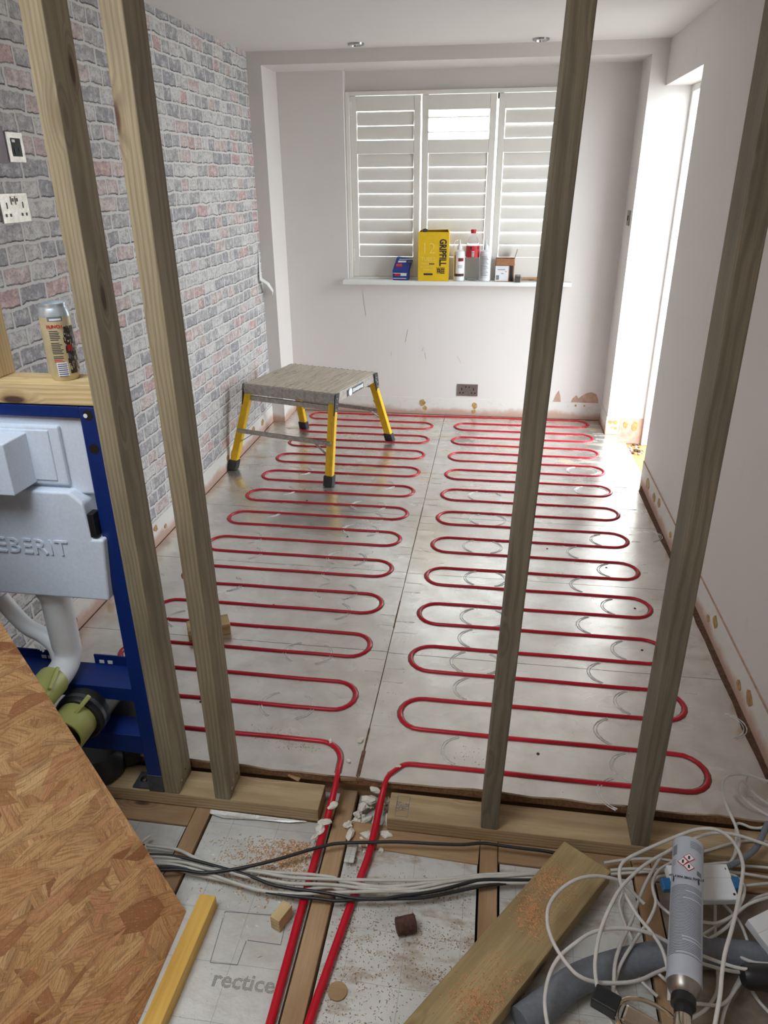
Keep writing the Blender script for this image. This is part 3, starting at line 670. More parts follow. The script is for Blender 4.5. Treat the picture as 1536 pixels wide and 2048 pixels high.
path += crom([(-.15, rowR(0), 0), (-.19, 1.64, 0), (-.218, 1.615, -.002), (-.234, 1.588, -.0005), (-.241, 1.558, -.006), (-.247, 1.51, -.032), (-.252, 1.44, -.058), (-.258, 1.36, -.0705), (-.27, 1.28, -.0725), (-.3, 1.05, -.0725), (-.315, .92, -.0725), (-.335, .6, -.0725), (-.36, -.3, -.0725)], 5)[1:]
rad = [.0102 if p[2] < -.03 else PR+(.002*min(1, -p[2]/.03) if p[2] < 0 else 0) for p in path]
hp = MB().tube(path, rad, 10).build('heating_pipe', RED, smooth=60, org=(-.397, .92, -.0725))
tag(hp, 'long red underfloor heating pipe looping back and forth across the foil floor', 'pipe')
# flat grey strip along the pipe; groove shade put into its colour
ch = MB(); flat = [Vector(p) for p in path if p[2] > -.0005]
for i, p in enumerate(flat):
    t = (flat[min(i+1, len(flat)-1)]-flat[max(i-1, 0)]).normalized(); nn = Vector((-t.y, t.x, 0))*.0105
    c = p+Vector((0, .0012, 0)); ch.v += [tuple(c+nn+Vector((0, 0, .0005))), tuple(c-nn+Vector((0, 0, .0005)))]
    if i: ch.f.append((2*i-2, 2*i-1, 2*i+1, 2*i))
cm = ch.build('groove_shade_strip', plain('shadowed_groove', srgb(120, 112, 106), .7, .4), floor)

for i in range(24):
    for x0, x1, y in ((-.316, -.246, rowR(i)), (-.386, -.328, rowL(i)), (.7, .7+.1*random.random(), rowR(i))):
        if i in (0, 23): continue
        q = [(x0+(x1-x0)*t/5, y+random.uniform(-.0015, .0015)+.0746*(i % 2 == 0), .0004) for t in range(6)]
        MB().tube(q, [.0004+.0011*random.random() for _ in q], 5).build('pressed_line', CRINK, floor)

# ================================================================= TOILET FRAME
tf = thing('toilet_frame', 'blue steel toilet frame with white cistern standing on the left sole plate', 'toilet frame', (-1.12, 1.49, -.03))
for x0, x1 in ((-.9155, -.8725), (-1.3725, -1.3295)):
    MB().box(x0, x1, 1.466, 1.508, .03, 1.1205).build('upright', BLUE, tf, bevel=.003)
    ft = MB().box(x0-.002, x1+.001, 1.4645, 1.51, -.03, .032).build('foot', NAVYD, tf, bevel=.002)
    MB().box(x0-.055, x0-.002, 1.47, 1.53, -.03, -.024).build('foot_plate', NAVYD, ft)
    MB().lathe([(.013, 0), (.013, .004), (.008, .004), (.008, .009)], (x0-.03, 1.5, -.024), n=14).build('anchor_bolt', NICKEL, ft, smooth=30)
for z in (1.101, 1.021):
    MB().lathe([(.0125, 0), (.0125, .0008)], (-.894, 1.4665, z), (0, -1, 0), n=20).build('bolt_hole', BLACK, tf)
MB().lathe([(.005, 0), (.005, .001)], (-.9, 1.4655, 1.1), (0, -1, 0), n=12).build('hole_glint', WHITEP, tf)
MB().box(-1.3295, -.9155, 1.467, 1.507, 1.093, 1.1205).build('top_bar', BLUE, tf, bevel=.002)
for zz, zb, nm, yb in ((.334, .292, 'upper_crossbar', 1.55), (.171, .108, 'lower_crossbar', 1.53)):
    c_ = MB().prism([(-1.3295, 1.468, zb), (-1.3295, 1.468, zz), (-1.3295, yb, zz+.012), (-1.3295, yb, zz-.01), (-1.3295, 1.475, zz-.014), (-1.3295, 1.475, zb)], (.414, 0, 0)).build(nm, BLUE, tf, bevel=.001)
    if nm == 'upper_crossbar':
        for x0, x1 in ((-1.3295, -1.15), (-1.06, -.9155)): MB().box(x0, x1, 1.548, 1.552, zz, zz+.042).build('notched_flange', BLUE, c_)
        for x in (-1.045, -1.02, -1.2, -1.22): MB().box(x, x+.014, 1.546, 1.5475, zz+.016, zz+.026).build('slot', INKW, c_)
    else:
        for x in (-.985, -.957): MB().beam((x, 1.485, zz+.003), (x+.006, 1.51, zz+.0065), (0, 0, 1), .0025, .001).build('slot', BLACK, c_)
tk = MB().prism([(-1.30, 1.447, .623), (-.918, 1.447, .623), (-.903, 1.447, .795), (-.932, 1.447, .795), (-.938, 1.447, .888), (-.968, 1.447, .916), (-1.275, 1.447, .916), (-1.33, 1.447, .88)], (0, .1, 0)).build('cistern_tank', STYRO, tf, bevel=.006, seg=3)
MB().box(-1.31, -.918, 1.478, 1.56, .90, 1.091).build('cistern_top', STYRO, tf, bevel=.006)
ip_ = MB().box(-1.29, -.975, 1.466, 1.48, .925, 1.072).build('inspection_panel', STYRO, tf, bevel=.005)
MB().box(-1.28, -1.0, 1.4625, 1.468, .938, 1.062).build('inspection_rim', STYRO, ip_, bevel=.002)
MB().prism([(-1.26, 1.385, .928), (-1.062, 1.385, .928), (-1.062, 1.385, 1.052), (-1.26, 1.385, 1.052)], (.008, .082, .004)).build('access_box', STYRO, ip_, bevel=.003)
MB().box(-.934, -.918, 1.448, 1.478, .80, .862).build('clip', BLACK, tf, bevel=.002)
text('embossed_lettering', 'GEBERIT', .058, STYRO, (-1.118, 1.4468, .765), (1, 0, 0), (0, 0, 1), tk, .0032, sx=1.06, bold=.0002, track=1.06)
fp = MB().lathe([(.045, .625), (.046, .612), (.044, .6), (.040, .594), (.038, .58), (.0375, .44), (.036, .425)], (-1.105, 1.505, 0), n=24).build('flush_pipe', WHITEP, tf, smooth=True)
MB().tube(crom([(-1.105, 1.505, .45), (-1.105, 1.503, .41), (-1.106, 1.485, .385), (-1.108, 1.455, .374), (-1.11, 1.42, .372)], 4), .0365, 18).build('flush_elbow', WHITEP, fp, smooth=True)
op = MB().tube(crom([(-1.28, 1.52, .56), (-1.25, 1.52, .51), (-1.215, 1.515, .475), (-1.17, 1.51, .455), (-1.135, 1.5, .43), (-1.122, 1.49, .395)], 5), [.022]*26, 14).build('overflow_pipe', WHITEP, tf, smooth=True)
for i in range(4): MB().beam((-1.185+.006*i, 1.488, .442-.004*i), (-1.183+.006*i, 1.488, .43-.004*i), (0, 1, 0), .003, .006).build('rib', WHITEP, op)
def cap(c, r, l, lab, pin):
    k_ = MB().lathe([(r*.98, 0), (r, -.004), (r, -l), (r-.005, -l), (r-.005, -.01), (.001, -.01)], c, (0, 1, 0), n=28, caps=False).build('protective_cap', LIME, tf, smooth=40); k_['label'] = lab
    MB().lathe([(r-.0055, -l+.002), (r-.0055, -.012), (.001, -.012)], c, (0, 1, 0), n=24, caps=False).build('cap_inside', LIMED, k_, smooth=40)
    MB().beam(pin[0], pin[1], (0, 1, 0), .012, .01).build('cap_grip', LIME, k_, bevel=.003)
cap((-1.112, 1.432, .372), .043, .085, 'upper lime green protective cap', ((-1.09, 1.43, .415), (-1.075, 1.36, .4)))
cap((-1.052, 1.418, .265), .054, .08, 'lower lime green protective cap', ((-1.005, 1.415, .345), (-1.063, 1.345, .275)))
MB().lathe([(.064, -.05), (.068, -.045), (.068, 0), (.062, .004), (.060, .09)], (-1.052, 1.46, .262), (0, 1, 0), n=28).build('waste_socket', BLACK, tf, smooth=40)
MB().tube(crom([(-1.05, 1.5, .262), (-1.045, 1.56, .25), (-1.04, 1.585, .2), (-1.04, 1.59, .12), (-1.04, 1.59, -.02)], 5), .055, 22).build('waste_pipe', RUBBER, tf, smooth=True)
MB().lathe([(.069, 0), (.069, .012)], (-1.052, 1.425, .262), (0, 1, 0), n=28).build('clamp_band', NAVYD, tf, smooth=40)
MB().lathe([(.07, 0.), (.078, .008), (.08, .07), (.07, .09)], (-1.1, 1.52, -.03), n=28).build('waste_collar', BLACK, tf, smooth=40)

# ================================================================= DRINKS CAN
cx, cy, cz = -.962, 1.518, 1.1715
can = thing('drinks_can', 'tall cream and silver drinks can standing on the pale timber', 'drinks can', (cx, cy, cz))
MB().lathe([(.024, .001), (.027, 0), (.0305, .009), (.033, .016), (.033, .14)], (cx, cy, cz), n=32).build('can_body', CREAM, can, smooth=50)
MB().lathe([(.033, .14), (.0328, .147), (.029, .158), (.0275, .162), (.0285, .165), (.028, .168), (.0265, .168), (.0262, .163), (.001, .1625)], (cx, cy, cz), n=32, caps=False).build('can_top', CANTOP, can, smooth=50)
def wrap(c, r, a0, a1, z0, z1, mat, name, par, axis=None, n=8):   # patch of print on a cylinder, a in degrees from -Y towards +X
    q = MB()
    for i in range(n+1):
        a = math.radians(a0+(a1-a0)*i/n); x, y = math.sin(a), -math.cos(a)
        for rr2, zz in ((r, z0), (r, z1)):
            if axis is None: q.v.append((c[0]+x*rr2, c[1]+y*rr2, c[2]+zz))
            else: A, B, D = axis; q.v.append(tuple(Vector(c)+A*(x*rr2)+B*(y*rr2)+D*zz))
        if i: q.f.append((2*i-2, 2*i, 2*i+1, 2*i-1))
    return q.build(name, mat, par)
C0 = (cx, cy, cz); F = -29   # the side turned to the viewer
f0 = 32
wrap(C0, .03315, f0-30, f0+25, .132, .142, INKG, 'print', can); wrap(C0, .0333, f0-22, f0+20, .134, .138, INKW, 'print', can)
text('print_lettering', 'PUNCH', .0095, INKR, (cx+math.sin(math.radians(f0-8))*.0336, cy-math.cos(math.radians(f0-8))*.0336, cz+.121), (math.cos(math.radians(f0-8)), math.sin(math.radians(f0-8)), 0), (0, 0, 1), can, .0002, bold=.0003)
z = .112; rr = random.Random(3)
for i in range(17):
    if i in (6, 13): z -= .003
    wrap(C0, .0332, f0-32, f0-32+rr.uniform(30, 42), z-.0018, z, INKR if i > 14 else INK, 'print', can); z -= .0038
for i in range(7): wrap(C0, .0334, f0-22, f0+12, .04-.0045*i-.0022, .04-.0045*i, INKB if i % 2 else INKG, 'barcode', can)
wrap(C0, .0331, f0-25, f0+15, .008+.004, .043, INKW, 'barcode_ground', can)
DK = plain('dark_can_art', srgb(70, 58, 50), .4, .2, .2, 300)
for j in range(9): wrap(C0, .03315, f0+(22, 26, 20, 24, 18, 20, 16, 19, 23)[j], f0+(60, 64, 70, 66, 72, 74, 76, 72, 68)[j], .016+.0115*j, .016+.0115*(j+1), DK, 'print', can)
for i in range(90):
    a = f0+rr.uniform(18, 70); zz = rr.uniform(.014, .118); wrap(C0, .0332+.00004*(i % 9), a, a+rr.uniform(2, 6), zz, zz+rr.uniform(.0015, .009), (CREAM, INK, INKG, CREAM, RUST, INKG)[i % 6], 'print', can, n=2)
wrap(C0, .0336, f0+26, f0+44, .066, .08, INKR, 'print', can)

# ================================================================= WALL PLATES
def double_socket(t, o, rgt, up, nrm, mat, w=.146, h=.086):
    R_, U, Nn = Vector(rgt), Vector(up), Vector(nrm); o = Vector(o)
    at = lambda a, b, c: o+R_*a+U*b+Nn*c
    q = lambda a, b, c, ha, hb, hc, m_, nm: MB().obox(at(a, b, c), R_, U, Nn, ha, hb, hc).build(nm, m_, t, bevel=.0008)
    q(0, 0, .003, w/2, h/2, .003, mat, 'face_plate')
    for s_ in (-1, 1):
        q(s_*.011, .022, .007, .0065, .0125, .002, mat, 'switch_rocker')
        q(s_*.011, .024, .0092, .0045, .005, .0004, BLACK, 'rocker_mark')
        q(s_*.042, .008, .0062, .0032, .009, .0004, BLACK, 'earth_slot')
        for d in (-.0115, .0115): q(s_*.042+d, -.02, .0062, .0048, .0045, .0004, BLACK, 'pin_slot')
t = thing('wall_socket', 'brushed steel double socket on the brick wallpaper near the left edge', 'socket', (XL, 2.316, 1.503)); double_socket(t, (XL, 2.314, 1.503), (0, 1, 0), (0, 0, 1), (1, 0, 0), STEEL)
t = thing('wall_socket', 'dark steel double socket low on the white back wall', 'socket', (-.167, YB, .187)); double_socket(t, (-.167, YB, .187), (1, 0, 0), (0, 0, 1), (0, -1, 0), STEELD)
t = thing('wall_switch', 'steel switch plate with dark insert above the socket on the brick wallpaper', 'switch', (XL, 2.38, 1.678))
MB().box(XL, XL+.006, 2.337, 2.423, 1.635, 1.721).build('face_plate', STEEL, t, bevel=.001)
MB().box(XL+.006, XL+.0072, 2.357, 2.407, 1.652, 1.704).build('dark_insert', RUBBER, t, bevel=.0005)
MB().box(XL+.0072, XL+.0078, 2.361, 2.377, 1.692, 1.7).build('indicator', INKW, t)
MB().box(XL+.0072, XL+.009, 2.366, 2.371, 1.657, 1.676).build('lever', BLACK, t)
MB().lathe([(.006, 0), (.005, .002)], (XL+.0072, 2.395, 1.672), (1, 0, 0), n=14).build('key_hole', BLACK, t)
t = thing('wall_switch', 'narrow steel switch plate on the alcove side beside the bright reveal', 'switch', (.778, 4.97, 1.345))
MB().box(.772, .778, 4.925, 5.012, 1.303, 1.389).build('face_plate', STEELD, t, bevel=.001)
MB().box(.768, .772, 4.96, 4.977, 1.332, 1.36).build('rocker', BLACK, t, bevel=.001)

# ================================================================= STEP PLATFORM
u = Vector((.961, -.2767, 0)).normalized(); v = Vector((.2767, .961, 0)).normalized(); cc = Vector((-1.072, 4.213, 0)); zz = Vector((0, 0, 1))
pt = lambda a, b, z: cc+u*a+v*b+zz*z
sp_ = thing('step_platform', 'worn aluminium work platform with four yellow legs on the foil floor', 'step platform', tuple(cc))
HX, HY, ZT = .302, .28, .492
Mdeck = Matrix(((u.x, v.x, 0, cc.x), (u.y, v.y, 0, cc.y), (0, 0, 1, 0), (0, 0, 0, 1)))
for i in range(13):      # ribbed deck boards running front to back
    a = -HX+.006+(2*HX-.012)*(i+.5)/13; w = (2*HX-.012)/13
    d_ = MB().box(-HY+.012, HY-.012, -w/2+.0026, w/2-.0026, ZT-.012, ZT)
    M = Matrix(((v.x, -u.x, 0, pt(a, 0, 0).x), (v.y, -u.y, 0, pt(a, 0, 0).y), (0, 0, 1, 0), (0, 0, 0, 1)))
    d_.build('deck_slat', DECK, sp_, matrix=M, bevel=.002)
MB().obox(pt(0, 0, ZT-.014), u, v, zz, HX-.008, HY-.02, .002).build('groove_shade_sheet', RUBBER, sp_)  # dark sheet added under the slats; its colour stands in for groove shade
for s_ in (-1, 1):
    # rounded front and back lips
    prof = [(HY-.03, ZT-.002), (HY-.012, ZT-.002), (HY-.003, ZT-.008), (HY, ZT-.02), (HY, ZT-.058), (HY-.006, ZT-.062), (HY-.03, ZT-.062)]
    MB().prism([pt(-HX, s_*b_, z_) for b_, z_ in prof], u*(2*HX)).build('deck_lip', ALU, sp_, smooth=30)
    MB().obox(pt(0, s_*(HY-.012), ZT-.085), u, v, zz, HX-.02, .008, .014).build('under_rail', ALU, sp_, bevel=.002)
    MB().obox(pt(s_*(HX-.004), 0, ZT-.03), u, v, zz, .004, HY-.015, .028).build('side_rail', ALU, sp_, bevel=.001)
    for i in range(14): MB().obox(pt(-HX+.03+i*.042, HY-.013, ZT), u, v, zz, .006, .003, .0006).build('drain_hole', BLACK, sp_) if s_ == 1 else None
    for tside in (-1, 1):
        top = pt(s_*(HX-.02), tside*(HY-.022), ZT-.055); foot = pt(s_*(.33-.006), tside*(.42-.006), .03)
        lg = MB().beam(top, foot, u, .030, .046).build('leg', YELLOW, sp_, bevel=.004)
        MB().beam(top+(foot-top)*.05-v*tside*.0, foot, u, .032, .012).build('leg_web', YELLOW, lg)
        rf = MB().obox(foot+(foot-top).normalized()*.0, (foot-top), u, v, .03, .029, .022); rf.build('rubber_foot', RUBBER, lg, bevel=.005)
        # black hinge brackets at deck corners
        if True:
            br = MB().prism([pt(s_*(HX+.001), tside*(HY-.05), ZT-.004), pt(s_*(HX+.001), tside*(HY-.004), ZT-.004), pt(s_*(HX+.001), tside*(HY+.006), ZT-.05), pt(s_*(HX+.001), tside*(HY+.02), ZT-.12), pt(s_*(HX+.001), tside*(HY-.004), ZT-.14), pt(s_*(HX+.001), tside*(HY-.035), ZT-.07)], u*(s_*.007)).build('hinge_bracket', RUBBER, sp_, bevel=.001)
            for bz, by in ((.03, -.02), (.06, -.012), (.09, .0), (.12, .006), (.045, -.03)):
                MB().lathe([(.0055, 0), (.005, .002)], pt(s_*(HX+.008), tside*(HY+by), ZT-bz), u*s_, n=8).build('rivet', CHROME, br)
for tside in (-1, 1):
    b0 = tside*(.28+.14*.52)
    MB().obox(pt(0, b0, .225), u, v, zz, .315, .009, .012).build('cross_bar', ALU, sp_, bevel=.002)
    for s_ in (-1, 1):
        MB().beam(pt(s_*.20, b0, .222), pt(s_*.32, tside*(.28+.14*.68), .145), v, .004, .016).build('brace', ALU, sp_)
lb = MB().obox(pt(HX+.0015, -.02, ZT-.035), v, zz, u, .105, .018, .001).build('label_plate', NAVYD, sp_); lb['label'] = 'dark maker label on the deck edge'
MB().lathe([(.022, 0), (.022, .0008)], pt(HX+.0025, -.085, ZT-.035), u, n=18).build('label_badge', INKW, lb)
for i in range(7): MB().obox(pt(HX+.003, -.045+.019*i, ZT-.035), v, zz, u, .0065, .009 if i % 3 else .011, .0004).build('label_print', INKW, lb)

# ================================================================= THINGS ON THE WINDOW SILL
ZS = .9455
# blue box
t = thing('blue_box', 'small blue carton leaning back at the left end of the sill', 'box', (-.645, 5.16, ZS))
B1 = Vector((.98, -.06, 0)).normalized()
bxp = [(-.704, 5.135, ZS), (-.598, 5.13, ZS), (-.596, 5.13, ZS+.06), (-.575, 5.155, ZS+.132), (-.678, 5.16, ZS+.147), (-.706, 5.135, ZS+.062)]
MB().prism(bxp, (.004, .045, 0)).build('carton', INKB, t, bevel=.002)
for i, (xa, xb, z, dz, m_) in enumerate(((-.69, -.655, .028, .016, INKR), (-.65, -.61, .028, .018, INKW), (-.70, -.612, .01, .004, INKW), (-.70, -.606, .044, .003, INKW))): MB().box(xa, xb, 5.1285, 5.1305, ZS+z, ZS+z+dz).build('print', m_, t)
for i, (xa, xb, s_, dz, m_) in enumerate(((-.692, -.6, .30, .28, INKR), (-.69, -.605, .42, .06, INKW), (-.685, -.63, .66, .14, INKW), (-.682, -.58, .88, .05, INKW), (-.62, -.586, .66, .12, INKG))):
    a, c = Vector((0, 5.1325, ZS+.062)), Vector((0, 5.157, ZS+.14)); d_ = c-a
    p = a+d_*s_; q_ = a+d_*(s_+dz)
    MB().prism([(xa+.022*s_, p.y-.001, p.z), (xb+.022*s_, p.y-.001, p.z), (xb+.022*(s_+dz), q_.y-.001, q_.z), (xa+.022*(s_+dz), q_.y-.001, q_.z)], (0, .002, 0)).build('print', m_, t)
# yellow carton
t = thing('adhesive_carton', 'tall yellow adhesive carton with black lettering on the sill', 'carton', (-.428, 5.13, ZS))
b = MB().box(-.528, -.326, 5.102, 5.104, ZS, ZS+.308).box(-.528, -.326, 5.168, 5.17, ZS, ZS+.308).box(-.528, -.526, 5.104, 5.168, ZS, ZS+.308).box(-.328, -.326, 5.104, 5.168, ZS, ZS+.308).box(-.526, -.328, 5.104, 5.168, ZS, ZS+.003)
b.build('carton_body', TIN, t)
MB().prism([(-.526, 5.168, ZS+.306), (-.328, 5.168, ZS+.306), (-.326, 5.15, ZS+.322), (-.526, 5.15, ZS+.318)], (0, .002, 0)).build('flap', TIN, t)
MB().prism([(-.328, 5.105, ZS+.306), (-.328, 5.168, ZS+.306), (-.334, 5.168, ZS+.322), (-.334, 5.105, ZS+.318)], (.002, 0, 0)).build('flap', TIN, t)
tb = MB().tube([(-.492, 5.13, ZS+.2), (-.49, 5.128, ZS+.318)], .012, 14).build('tube_nozzle', RUBBER, t, smooth=40); MB().blob((-.488, 5.128, ZS+.318), .02, 1, .2, .6, 4).build('tube_cap', RUBBER, tb, smooth=True)
tx = lambda s_, sz, m_, x, z, right=(1, 0, 0), up=(0, 0, 1), sx=1., bold=0.: text('print_lettering', s_, sz, m_, (x, 5.1013, z), right, up, t, .0004, sx=sx, bold=bold)
tx('GRIPFILL', .062, INK, -.366, ZS+.182, (0, 0, -1), (1, 0, 0), .72, .0022)
tx('SOLVENT', .015, INK, -.377, ZS+.083, sx=.9); tx('FREE', .04, INK, -.376, ZS+.062, sx=.62, bold=.0012)
tx('12', .098, INKY, -.462, ZS+.205, sx=1., bold=-.0015); tx('TUBES', .036, INKY, -.462, ZS+.14, sx=.95)
tx('350ml', .022, INKY, -.482, ZS+.11); tx('SOLVENT FREE', .014, INKY, -.466, ZS+.09); tx('ADHESIVE', .015, INKY, -.466, ZS+.073)
MB().box(-.49, -.43, 5.1005, 5.102, ZS+.038, ZS+.05).build('print', INK, t); MB().box(-.455, -.42, 5.1005, 5.102, ZS+.107, ZS+.113).build('print', INK, t)
# two white glue bottles
def glue(x, y, lab, kind):
    t = thing('glue_bottle', lab, 'bottle', (x, y, ZS), 'white glue bottles on the sill')
    MB().lathe([(.034, 0), (.038, .004), (.038, .175), (.034, .188), (.016, .197), (.015, .203)], (x, y, ZS), n=26).build('bottle_body', WHITEP, t, smooth=40)
    MB().lathe([(.017, .203), (.018, .206), (.016, .22), (.006, .232), (.0035, .258), (.0025, .26)], (x, y, ZS), n=18).build('nozzle', WHITEP, t, smooth=40)
    if kind == 0:
        MB().tube(crom([(x-.012, y, ZS+.258), (x-.03, y-.002, ZS+.25), (x-.036, y-.003, ZS+.232), (x-.034, y-.003, ZS+.205)], 4), .0025, 8).build('cap_strap', WHITEP, t, smooth=True)
        wrap((x, y, ZS), .0385, -50, 60, .03, .165, INKW, 'label', t); wrap((x, y, ZS), .0386, -52, -34, .03, .165, CARD, 'label_edge', t)
        wrap((x, y, ZS), .0387, -8, 50, .125, .148, INKR, 'print', t); wrap((x, y, ZS), .0388, -2, 44, .131, .143, INK, 'print', t)
        for i in range(3): wrap((x, y, ZS), .0388, -10, 40, .1-.008*i, .103-.008*i, INKG, 'print', t)
        wrap((x, y, ZS), .0388, -50, 60, .03, .048, RUST, 'print', t)
    else:
        wrap((x, y, ZS), .0385, -50, 40, .02, .172, plain('grey_label', srgb(214, 214, 216), .5), 'label', t)
        for i in range(14): wrap((x, y, ZS), .0387, -42, 12+20*((i*7) % 3)/2, .155-.009*i, .158-.009*i, INKG, 'print', t)
glue(-.257, 5.15, 'white glue bottle with red oval mark beside the yellow carton', 0)
glue(-.083, 5.15, 'white glue bottle with grey text between clear bottle and cardboard box', 1)
# clear drinks bottle
x, y = -.17, 5.165
t = thing('plastic_bottle', 'clear plastic bottle with red cap and torn red label on the sill', 'bottle', (x, y, ZS))
MB().lathe([(.02, .004), (.034, 0), (.044, .008), (.0455, .02), (.043, .06), (.045, .1), (.045, .2), (.043, .225), (.03, .262), (.015, .29), (.0145, .3)], (x, y, ZS), n=28).build('bottle_body', CLEAR, t, smooth=40)
MB().lathe([(.0165, .298), (.0175, .3), (.0175, .318), (.0155, .321)], (x, y, ZS), n=18).build('cap', INKR, t, smooth=40)
wrap((x, y, ZS), .0458, -80, 80, .15, .222, INKR, 'label', t, n=14); wrap((x, y, ZS), .0461, -6, 14, .155, .19, INKW, 'print', t); wrap((x, y, ZS), .0461, -20, -8, .2, .218, INK, 'print', t); wrap((x, y, ZS), .0461, 42, 56, .2, .218, INK, 'print', t)
for i in range(4): wrap((x, y, ZS), .0463, -5, 13, .158+.008*i, .162+.008*i, INK, 'print', t)
# cardboard box
t = thing('cardboard_box', 'small open cardboard box with white label beside the hammer on the sill', 'box', (.05, 5.16, ZS))
b = MB().box(-.016, .108, 5.118, 5.12, ZS, ZS+.145).box(-.016, .108, 5.198, 5.2, ZS, ZS+.145).box(-.016, -.014, 5.12, 5.198, ZS, ZS+.145).box(.106, .108, 5.12, 5.198, ZS, ZS+.145).box(-.014, .106, 5.12, 5.198, ZS, ZS+.002)
b.build('box_body', CARD, t); MB().prism([(.107, 5.125, ZS+.145), (.107, 5.195, ZS+.145), (.122, 5.195, ZS+.2), (.122, 5.125, ZS+.2)], (.002, 0, 0)).build('flap', CARD, t)
MB().prism([(-.014, 5.119, ZS+.145), (.106, 5.119, ZS+.145), (.11, 5.108, ZS+.105), (-.01, 5.108, ZS+.105)], (0, -.002, 0)).build('flap', CARD, t)
MB().box(-.014, .072, 5.1165, 5.118, ZS+.004, ZS+.1).build('label', INKW, t); MB().box(.08, .1, 5.1165, 5.118, ZS+.004, ZS+.1).build('print', INK, t)
for i in range(5): MB().box(-.008, .012, 5.1155, 5.1165, ZS+.012+.006*i, ZS+.0155+.006*i).build('barcode', INK, t)
for i, (a, c) in enumerate(((.025, .04), (.05, .06), (.0, .05))): MB().box(a, c, 5.1155, 5.1165, ZS+.05+.012*i, ZS+.054+.012*i).build('print', INKG, t)
# hammer
t = thing('hammer', 'small hammer lying on the sill behind the leaning stud', 'hammer', (.14, 5.12, ZS))
hz = ZS+.018
MB().obox((.137, 5.125, ZS+.02), (0, 1, 0), (1, 0, 0), (0, 0, 1), .048, .019, .0195).build('hammer_head', HAMM, t, bevel=.005)
MB().tube([(.15, 5.13, hz), (.22, 5.138, hz-.002), (.33, 5.15, hz-.003), (.43, 5.16, hz-.002)], [.01, .011, .013, .014], 12).build('handle', JOIST, t, smooth=60)

# ================================================================= LOOSE THINGS ON THE FLOOR
def osb_sheet():
    # sheet in its own XY plane, leaning on the left wall
    base = Vector((-.683, 1.152, -.082)); up = Vector((-.362, .0, 1.0)).normalized(); along = Vector((0, -1, 0)); nrm = up.cross(along).normalized()
    M = Matrix(((along.x, up.x, nrm.x, base.x), (along.y, up.y, nrm.y, base.y), (along.z, up.z, nrm.z, base.z), (0, 0, 0, 1)))
    o = MB().box(0, 1.22, 0, 2.3, -.018, 0).build('strand_board_sheet', OSB, matrix=M, bevel=.001)
    tag(o, 'large tan oriented strand board sheet leaning at lower left', 'sheet board')
    return o
osb_sheet()
yb_ = timber('yellow_batten', (-.648, .55, -.064), (-.632, 1.178, -.064), .042, .038, YFOAM); tag(yb_, 'yellow glue-coated batten lying along the foot of the strand board', 'batten')
# plank
pd = Vector((.371, .522, 0)).normalized(); pw = Vector((pd.y, -pd.x, 0)); a0 = Vector((.257, 1.443, 0))+pw*.068
pk = timber('loose_plank', tuple(a0-pd*1.05+Vector((0, 0, -.0375))), tuple(a0+Vector((0, 0, -.0375))), .136, .045, PLANK, bevel=.004); tag(pk, 'thick sawdust-covered plank lying diagonally in the right foreground', 'plank')
ob = timber('timber_block', (-1.09, 2.19, .0225), (-.95, 2.262, .0225), .075, .044, PALE); tag(ob, 'pale timber offcut block on the foil behind the second stud', 'offcut')
oc = timber('wood_offcut', (-.448, 1.135, -.062), (-.428, 1.183, -.062), .028, .04, PALE, bevel=.002); tag(oc, 'tiny sawn pale wood offcut beside the left red pipe', 'offcut')
pb = MB().lathe([(.017, 0), (.0205, .001), (.0205, .047), (.017, .048)], (-.156, 1.172, -.063), (.93, .36, .0), n=20).build('rusty_pipe_stub', RUST, smooth=40, org=(-.13, 1.18, -.08)); tag(pb, 'short rusty brown pipe stub on the right insulation', 'pipe stub')
ds = MB().lathe([(.022, 0), (.022, .004)], (-.268, 1.012, -.083), n=18).build('round_offcut_disc', JOIST, org=(-.268, 1.012, -.083)); tag(ds, 'flat round wooden disc lying right of the right red pipe', 'disc')
ub = MB().blob((-.243, 1.57, -.03), .03, 2, .3, .7, 8)
# broken strip of board at the foil edge between the pipes
bs = timber('splintered_strip', (-.375, 1.578, -.012), (-.295, 1.588, -.012), .022, .012, JOIST); tag(bs, 'splintered wood strip wedged under the foil edge between the pipes', 'splinter')
bs = timber('splintered_strip', (-.53, 1.578, -.02), (-.495, 1.57, -.03), .02, .006, JOIST); tag(bs, 'small splinter poking out below the foil beside the second stud', 'splinter')
# expanding foam lumps round the pipes
fl_ = [(-.377, 1.487, -.03, .018), (-.392, 1.44, -.045, .019), (-.4, 1.42, -.05, .018), (-.412, 1.40, -.06, .012), (-.33, 1.46, -.066, .019), (-.312, 1.5, -.07, .018), (-.32, 1.43, -.066, .016), (-.3, 1.53, -.07, .02), (-.283, 1.49, -.075, .019), (-.27, 1.44, -.078, .018), (-.288, 1.4, -.08, .014),
       (-.225, 1.5, -.07, .016), (-.232, 1.545, -.05, .017), (-.222, 1.45, -.076, .017), (-.27, 1.57, -.04, .018), (-.255, 1.6, -.02, .013), (-.21, 1.626, .004, .008), (-.228, 1.40, -.08, .014), (-.36, 1.63, .004, .01), (-.43, 1.7, .006, .011), (-.34, 1.72, .006, .014), (-.245, 1.535, -.07, .02), (-.285, 1.55, -.06, .022)]
r5 = random.Random(21)
for (x, y, z, sx, sy, n) in ((-.3, 1.5, -.085, .022, .04, 16), (-.225, 1.47, -.085, .008, .045, 9), (-.285, 1.42, -.08, .02, .02, 6)):
    for _ in range(n): fl_.append((x+r5.gauss(0, sx), y+r5.gauss(0, sy), z, r5.uniform(.007, .014)))
